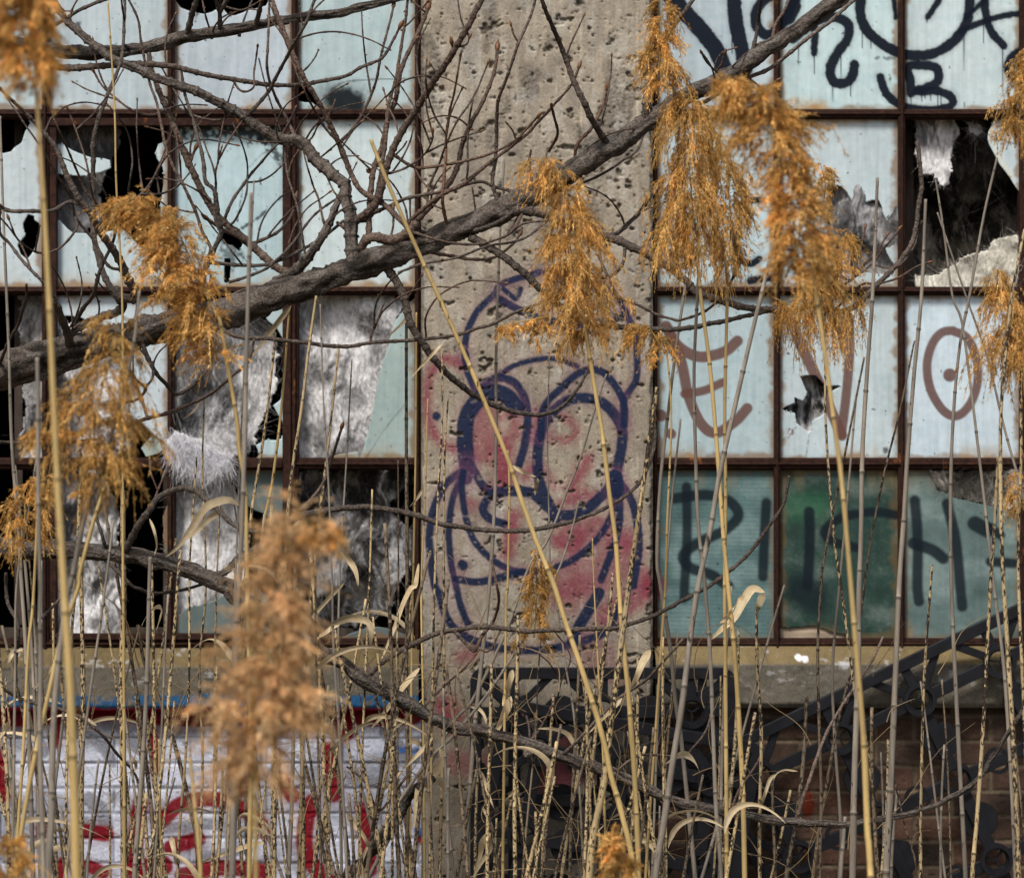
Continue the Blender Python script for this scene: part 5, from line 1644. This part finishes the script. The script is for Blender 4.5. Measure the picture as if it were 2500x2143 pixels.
reed('m', 8, 13, -1.3, 'D 1905,30 1860,350 1810,750 1760,1080 1730,1400 G 1700,300 1650,1000 1640,1776', 'strongly black-flecked reed over the light grey wool')
reed('m', 7, 11, -1.2, 'D 2042,320 1980,900 1930,1300 1880,1776 G 1840,500 1800,1776', 'flecked reed with a snapped top over the light grey wool')
reed('g', 4, 9, -1.8, 'D 1928,80 1950,700 1980,1200 2000,1776 G 2010,400 2050,1000 2090,1776', 'softly blurred grey reed near the slanted glass')
reed('m', 14, 22, -1.2, 'D 740,1200 740,1500 G 745,100 735,500 740,1000 750,1776', 'thick black-flecked reed standing left of centre over the sill')
reed('b', 9, 17, -1.1, 'G 830,250 870,480 960,700 1060,1000 1130,1280 1180,1500 1200,1776', 'brown bent reed slanting right over the white bricks')
reed('g', 11, 15, -1.7, 'D 905,1600 G 900,0 880,700 850,1200 810,1776', 'smooth grey reed over the red drip on the white bricks')
reed('y', 10, 12, -3.2, 'G 1145,1050 1180,1400 1210,1776', 'short blurred yellow reed tip at the bottom left')
reed('m', 11, 16, -1.3, 'D 490,1060 475,1400 G 490,50 500,700 490,1300 490,1776', 'upright flecked reed right of the nearest yellow one')
reed('y', 8, 10, -2.0, 'D 240,1050 G 200,100 170,400 140,1000 90,1776', 'yellow reed at the lower left edge of the picture')
reed('y', 6, 9, -1.4, 'G 958,940 962,1300 970,1776', 'pointed straw reed before the red drip')
reed('y', 6, 9, -3.4, 'P 40,2110 30,2200', 'reed whose blurred plume pokes into the bottom left corner', [('P 0,2060 15,2110 25,2180', (30, 55, 40), 140, .5, (0, 0), 1, 1)])
reed('y', 6, 9, -3.0, 'P 1510,2110 1520,2200', 'reed whose blurred plume pokes up at the bottom centre', [('P 1500,2058 1505,2110 1510,2180', (28, 46, 40), 220, .4, (0, 0), 1, 1)])
reed('b', 4, 7, -1.3, 'H 1210,340 1190,600 1180,900 1130,1400 1100,1776', 'brown reed with a small faded plume below the painted chin',
     [('W 1090,1120 1085,1180 1085,1230 1080,1290', (12, 32, 32, 34), 330, .9, (0, 0), .85, .9)])
reed('g', 4, 8, -1.9, 'D 220,1000 160,1400 100,1776 G 90,600', 'reed with a thin straggling plume at the left edge over the lower limb',
     [('W 100,960 55,1000 50,1060 45,1100', (15, 55, 60, 30), 330, .8, (0, 0), .95, .9)])
reed('m', 4, 7, -1.8, 'P 2560,420 2570,1000 2580,2143', 'reed just beyond the right edge with its plume drooping into the top right',
     [('P 2520,110 2510,200 2490,280 2495,340', (20, 60, 80, 30), 420, .9, (-.3, 0), .95, 1), ('P 2480,1150 2490,1250', (20, 40), 60, .9, (-.2, 0), .9, .9)])

# leaves: width (tile px), trace, tint, twist; each joins the nearest reed
LEAVES = [(30, 'H 480,510 420,580 340,680 260,790 180,880', 1.15), (26, 'E 475,1640 455,1776 H 430,30 380,130 340,240 240,480', 1.2), (40, 'H 500,1000 520,1080 480,1220 460,1330 440,1480', 1.15),
          (36, 'H 600,990 620,1060 560,1160 480,1270 460,1320', 1.0), (32, 'H 400,970 440,950 490,970 520,1000', .5), (34, 'H 1040,520 1010,620 980,740', 1.2), (40, 'H 1030,680 1000,760 950,870 900,960', 1.25),
          (24, 'H 1420,990 1370,910 1290,880 1190,875', .6), (44, 'I 510,55 440,35 390,100 330,210 250,280 170,350', 1.35), (40, 'I 510,60 480,120 460,180', .6), (24, 'I 395,70 350,110 320,150', 1.2),
          (22, 'I 580,1150 540,1180 510,1270 480,1370', 1.35), (10, 'I 710,1132 630,1125 580,1150 560,1200', .9), (40, 'H 1870,400 1830,470 1790,560 1750,630', 1.3), (20, 'H 1700,690 1640,760 1500,900', 1.0),
          (42, 'D 1440,1290 1370,1262 1250,1300 1160,1420 1080,1530 1000,1600', .75), (34, 'D 1350,1310 1270,1360 1180,1450 1100,1510', .8), (28, 'D 1755,85 1680,180 1600,290 1500,420', .7),
          (34, 'D 1820,1380 1770,1440 1720,1500', 1.1), (14, 'D 900,1370 930,1450 945,1530 930,1590', 1.0), (12, 'D 1210,660 1170,720 1100,775', 1.1), (34, 'E 0,1560 50,1610 90,1680 110,1776', .95),
          (40, 'H -60,250 50,210 150,225 185,270 180,400', .7), (34, 'H 40,1385 100,1460 150,1530 170,1600', .9), (26, 'G 1600,1560 1500,1580 1350,1630 1180,1690', 1.1), (26, 'G 2072,215 1960,300 1860,350', 1.0),
          (22, 'G 2072,0 1960,110 1840,270 1780,460', 1.0), (16, 'E 610,325 570,370 500,440 430,520', 1.2), (14, 'E 415,128 380,190 330,240 275,290', 1.1), (34, 'H 910,1500 860,1560 840,1640 820,1720', .9),
          (28, 'H 910,1500 900,1600 850,1680 800,1776', 1.0), (18, 'E 1040,1050 1100,1090 1180,1120', 1.0), (22, 'E 1190,1125 1180,1180 1175,1230', .5), (14, 'H 1070,1230 1030,1270 980,1320', 1.1),
          (18, 'H 850,1130 880,1230 930,1360', 1.3), (16, 'H 860,1345 900,1430 930,1500', 1.2), (26, 'G 20,500 80,420 140,400', 1.1), (20, 'G 320,490 270,560 200,640', 1.0), (24, 'G 790,1050 820,1090 810,1140', .6),
          (30, 'G 1030,1520 1050,1600 1060,1700', 1.1), (16, 'H 280,900 380,830 500,690', 1.0), (18, 'H 780,740 840,760 875,820 870,900', .9), (22, 'I 240,240 300,180 330,140', 1.2), (14, 'H 1440,980 1420,1010 1425,1080', .8),
          (18, 'H 100,1776 140,1650 200,1500', .9), (20, 'G 60,820 20,900 -20,960', 1.0), (16, 'E 500,1190 470,1240 420,1300', .7), (22, 'H 560,930 520,980 440,1060 370,1130', 1.1), (14, 'H 370,1130 300,1210 210,1300', 1.1)]
for wl, s, tn in LEAVES:
    p = PX(s)
    best = (1e9, None)
    for rc in REEDS:
        if rc['Y'] < -2.1 or rc['Y'] > -.95: continue
        q = spline(rc['px'], 20)
        for e in (p[0], p[-1]):
            d = np.hypot(q[:, 0] - e[0], q[:, 1] - e[1]).min()
            if d < best[0]: best = (d, rc)
    best[1]['leaves'].append((wl, p, tn))


def leaf_mesh(p, wl, tn, Y, seed):
    rr = np.random.RandomState(seed)
    q = spline(p, 6)
    n = len(q)
    t = np.linspace(0, 1, n)
    pts = P3(q[:, 0], q[:, 1], Y + .03 * np.sin(t * 5 + seed) * t)
    tg = np.gradient(pts, axis=0)
    tg /= np.linalg.norm(tg, axis=1)[:, None]
    tw = .5 * np.sin(t * rr.uniform(2, 5) + rr.rand() * 6)
    s1 = np.cross(tg, [0, 1, 0])
    s1 /= np.linalg.norm(s1, axis=1)[:, None]
    s2 = np.cross(tg, s1)
    wd = wl * 1.25 * ZS * S * (D + Y) / D * .5 * np.clip(np.minimum(t * 5, 1) ** .6 * (1 - t) ** .55 * 1.15 + .06, 0, 1)
    c, s_ = np.cos(tw)[:, None], np.sin(tw)[:, None]
    sd_ = s1 * c + s2 * s_
    up = -s1 * s_ + s2 * c
    V = np.stack([pts + sd_ * (wd * f)[:, None] + up * (wd * abs(f) * .35)[:, None] for f in (-1, -.5, 0, .5, 1)], 1).reshape(-1, 3)
    i_ = np.arange(n - 1)[:, None] * 5
    j_ = np.arange(4)[None]
    F = np.stack([i_ + j_, i_ + j_ + 1, i_ + j_ + 6, i_ + j_ + 5], -1).reshape(-1, 4)
    base = np.array([.60, .48, .30]) * tn
    col = base * (.8 + .35 * vn(np.repeat(t * 8, 5), np.tile(np.arange(5) * 2.3, n), 611))[:, None]
    return V, F, np.clip(col, 0, .8)


for idx, rc in enumerate(REEDS):
    sty = rc['sty']
    if rc['plumes'] or rc['leaves']:
        root = empty('reed', tuple(rc['origin']))
        tag(root, rc['label'], 'reed', rc['group'])
        O = rc['origin']
        stem('stem', rc['pts'], rc['wr'], rc['style'], rc['seed'], M[rc['mt']], root, O)
        for k, (axs, wd, dens, droop, lean, tone, size) in enumerate(rc['plumes']):
            mbp = plume_mesh(rc, axs, wd, rc['Y'], dens, 700 + idx * 7 + k, droop, lean, tone, size)
            mbp.V = [v - O for v in mbp.V]
            mbp.build('plume', M['plume'], root)
        for k, (wl, p, tn) in enumerate(rc['leaves']):
            V, F, c = leaf_mesh(p, wl, tn, rc['Y'] - .004, idx * 5 + k)
            mk('leaf', V - O, F, M['leaf'], root, c)
    else:
        o = stem('reed', rc['pts'], rc['wr'], rc['style'], rc['seed'], M[rc['mt']], None, rc['origin'])
        tag(o, rc['label'], 'reed', rc['group'])

# thicket of shorter stems: a few kinds, copied
PROTO = {}
for sty in 'ymgb':
    PROTO[sty] = []
    for v in range(3):
        rr = np.random.RandomState(900 + v + ord(sty))
        z = np.linspace(2.0, 0, 60)
        bend = rr.uniform(-.10, .10)
        pts = np.stack([bend * (z / 2) ** 2 + .012 * np.sin(z * 3 + v), .03 * np.sin(z * 2 + v), z], 1)
        wr = np.interp(z, [0, 2.0], [rr.uniform(.0052, .0082), .0032])
        style, mt = STY[sty]
        PROTO[sty].append((stem('reed', pts, wr, style, 950 + v, M[mt], None, np.array([0., 0, 0])), False))
LEAFP = []
for v in range(6):
    rr = np.random.RandomState(1200 + v)
    n = 26
    t = np.linspace(0, 1, n)
    L = rr.uniform(.09, .26)
    a0_ = rr.uniform(.5, 1.2)
    ang = a0_ - rr.uniform(1.4, 2.6) * t ** rr.uniform(.35, 1.3)
    dx = np.cumsum(np.cos(ang)) * L / n
    dz = np.cumsum(np.sin(ang)) * L / n
    pc = np.stack([dx, .02 * np.sin(t * 4 + v), dz], 1)
    tg_ = np.gradient(pc, axis=0)
    tg_ /= np.linalg.norm(tg_, axis=1)[:, None]
    tw = rr.uniform(.2, 1.2) + t * rr.uniform(-2.5, 2.5)
    s1 = np.cross(tg_, [0, 1, 0])
    s2 = np.cross(tg_, s1)
    wd = rr.uniform(.006, .013) * np.clip(np.minimum(t * 6, 1) * (1 - t) ** .6 + .05, 0, 1)
    sd_ = s1 * np.cos(tw)[:, None] + s2 * np.sin(tw)[:, None]
    up = -s1 * np.sin(tw)[:, None] + s2 * np.cos(tw)[:, None]
    V = np.stack([pc + sd_ * (wd * f)[:, None] + up * (wd * abs(f) * .4)[:, None] for f in (-1, -.5, 0, .5, 1)], 1).reshape(-1, 3)
    i_ = np.arange(n - 1)[:, None] * 5
    j_ = np.arange(4)[None]
    F = np.stack([i_ + j_, i_ + j_ + 1, i_ + j_ + 6, i_ + j_ + 5], -1).reshape(-1, 4)
    c = np.array([.66, .53, .34]) * rr.uniform(.75, 1.25)
    lo_ = mk('leaf', V, F, M['leaf'], None, np.broadcast_to(c, (len(V), 3)) * (.8 + .35 * vn(np.repeat(t * 8, 5), np.tile(np.arange(5) * 2.3, n), 611))[:, None])
    LEAFP.append(lo_.data)
    bpy.data.objects.remove(lo_)
zones = [(-160, 1010, 78, 1080, 1950, 'dry reed stem in the crowded thicket before the white painted bricks', 'thicket before the white bricks', 'mmbbmgm'),
         (1010, 1640, 48, 1280, 2000, 'dry reed stem in the tangle before the foot of the pillar', 'tangle before the pillar foot', 'mmbbgmm'),
         (1640, 2560, 10, 1500, 2000, 'thin dry reed stem standing before the dark bricks and slanted plastic grid', 'stems before the dark bricks', 'mbgg')]
used = set()
for xa, xb, n, ya, yb, lab, grp, kinds in zones:
    for i_ in range(n):
        x = rs.uniform(xa, xb)
        y = ya + (yb - ya) * rs.rand() ** .8
        Y = rs.uniform(-1.9, -.45)
        top = P3(x, y, Y)
        sty = kinds[rs.randint(len(kinds))]
        k = rs.randint(3)
        src = PROTO[sty][k][0]
        if (sty, k) not in used:
            o = src
            used.add((sty, k))
        else:
            o = src.copy()
            sc.collection.objects.link(o)
        h = top[2]
        leanx = rs.randn() * .11
        o.rotation_euler = (rs.randn() * .03, leanx, rs.choice([0, math.pi]) + rs.randn() * .3)
        thin = rs.uniform(.6, 1.15)
        o.scale = (thin, thin, h / 2.0 / math.cos(leanx))
        o.location = (top[0] - math.sin(leanx) * h, Y, 0)
        kind = {'m': 'black-flecked', 'b': 'brown', 'g': 'grey', 'y': 'yellow'}[sty]
        ld = 'leaning right' if leanx > .035 else ('leaning left' if leanx < -.035 else 'upright')
        fat = 'thin ' if thin < .8 else ('stout ' if thin > 1.0 else '')
        tall = 'tall ' if y < ya + .35 * (yb - ya) else ('short ' if y > ya + .75 * (yb - ya) else '')
        third = ('left', 'middle', 'right')[min(2, max(0, int(3 * (x - xa) / (xb - xa))))]
        if rs.rand() < .24:
            for q_ in range(1 + (rs.rand() < .35)):
                lf = bpy.data.objects.new('leaf', LEAFP[rs.randint(6)])
                sc.collection.objects.link(lf)
                lf.parent = o
                lf.location = (0, 0, rs.uniform(1.15, 1.9))
                lf.rotation_euler = (0, rs.uniform(-.5, .5), rs.choice([0, math.pi]) + rs.randn() * .6)
                zs = 1 / o.scale[2]
                lf.scale = (1 / thin, 1 / thin, zs)
        tag(o, '%s%s reed %s, %s part of %s' % (tall + fat, kind, ld, third, grp), 'reed', grp)
for sty in PROTO:
    for k in range(3):
        if (sty, k) not in used:
            bpy.data.objects.remove(PROTO[sty][k][0])

# fine dead grass and tendrils tangled low among the stems
mb = MB()
for i_ in range(190):
    if rs.rand() < .9:
        x = rs.uniform(0, 1700)
    else:
        x = rs.uniform(1700, 2450)
    y = rs.uniform(1650, 2250)
    Y = rs.uniform(-1.7, -.5)
    L = rs.uniform(80, 420)
    an = rs.uniform(-2.9, -.2)
    n = 14
    t = np.linspace(0, 1, n)
    cv = rs.randn() * 1.0
    xx = x + np.cumsum(np.cos(an + cv * t + .2 * np.sin(t * 9 + i_))) * L / n
    yy = y + np.cumsum(np.sin(an + cv * t + .2 * np.cos(t * 7 + i_))) * L / n
    V, F = tube(P3(xx, yy, Y), np.linspace(.0011, .0004, n) * rs.uniform(.7, 1.3), 4, False)
    k = rs.rand()
    mb.add(V, F, np.array([.13, .075, .035]) * (1 - k) + np.array([.46, .34, .18]) * k)
tag(mb.build('dead_grass', M['leaf'], None, True), 'fine brown dead grass and tendrils tangled low among the reed stems', 'grass', kind='stuff')

# a mat of broken stalks on the ground
mb = MB()
for i_ in range(700):
    x, y = rs.uniform(-2.6, 2.6), rs.uniform(-6, -.2)
    a = rs.rand() * 6.28
    L = rs.uniform(.1, .6)
    V, F = tube(np.array([(x, y, .03), (x + math.cos(a) * L, y + math.sin(a) * L, .03 + rs.rand() * .12)]), [.004, .003], 5)
    mb.add(V, F, np.array([.3, .22, .11]) * rs.uniform(.5, 1.3))
tag(mb.build('fallen_stalks', M['leaf'], None, True), 'mat of broken reed stalks lying on the ground under the thicket', 'litter', kind='stuff')
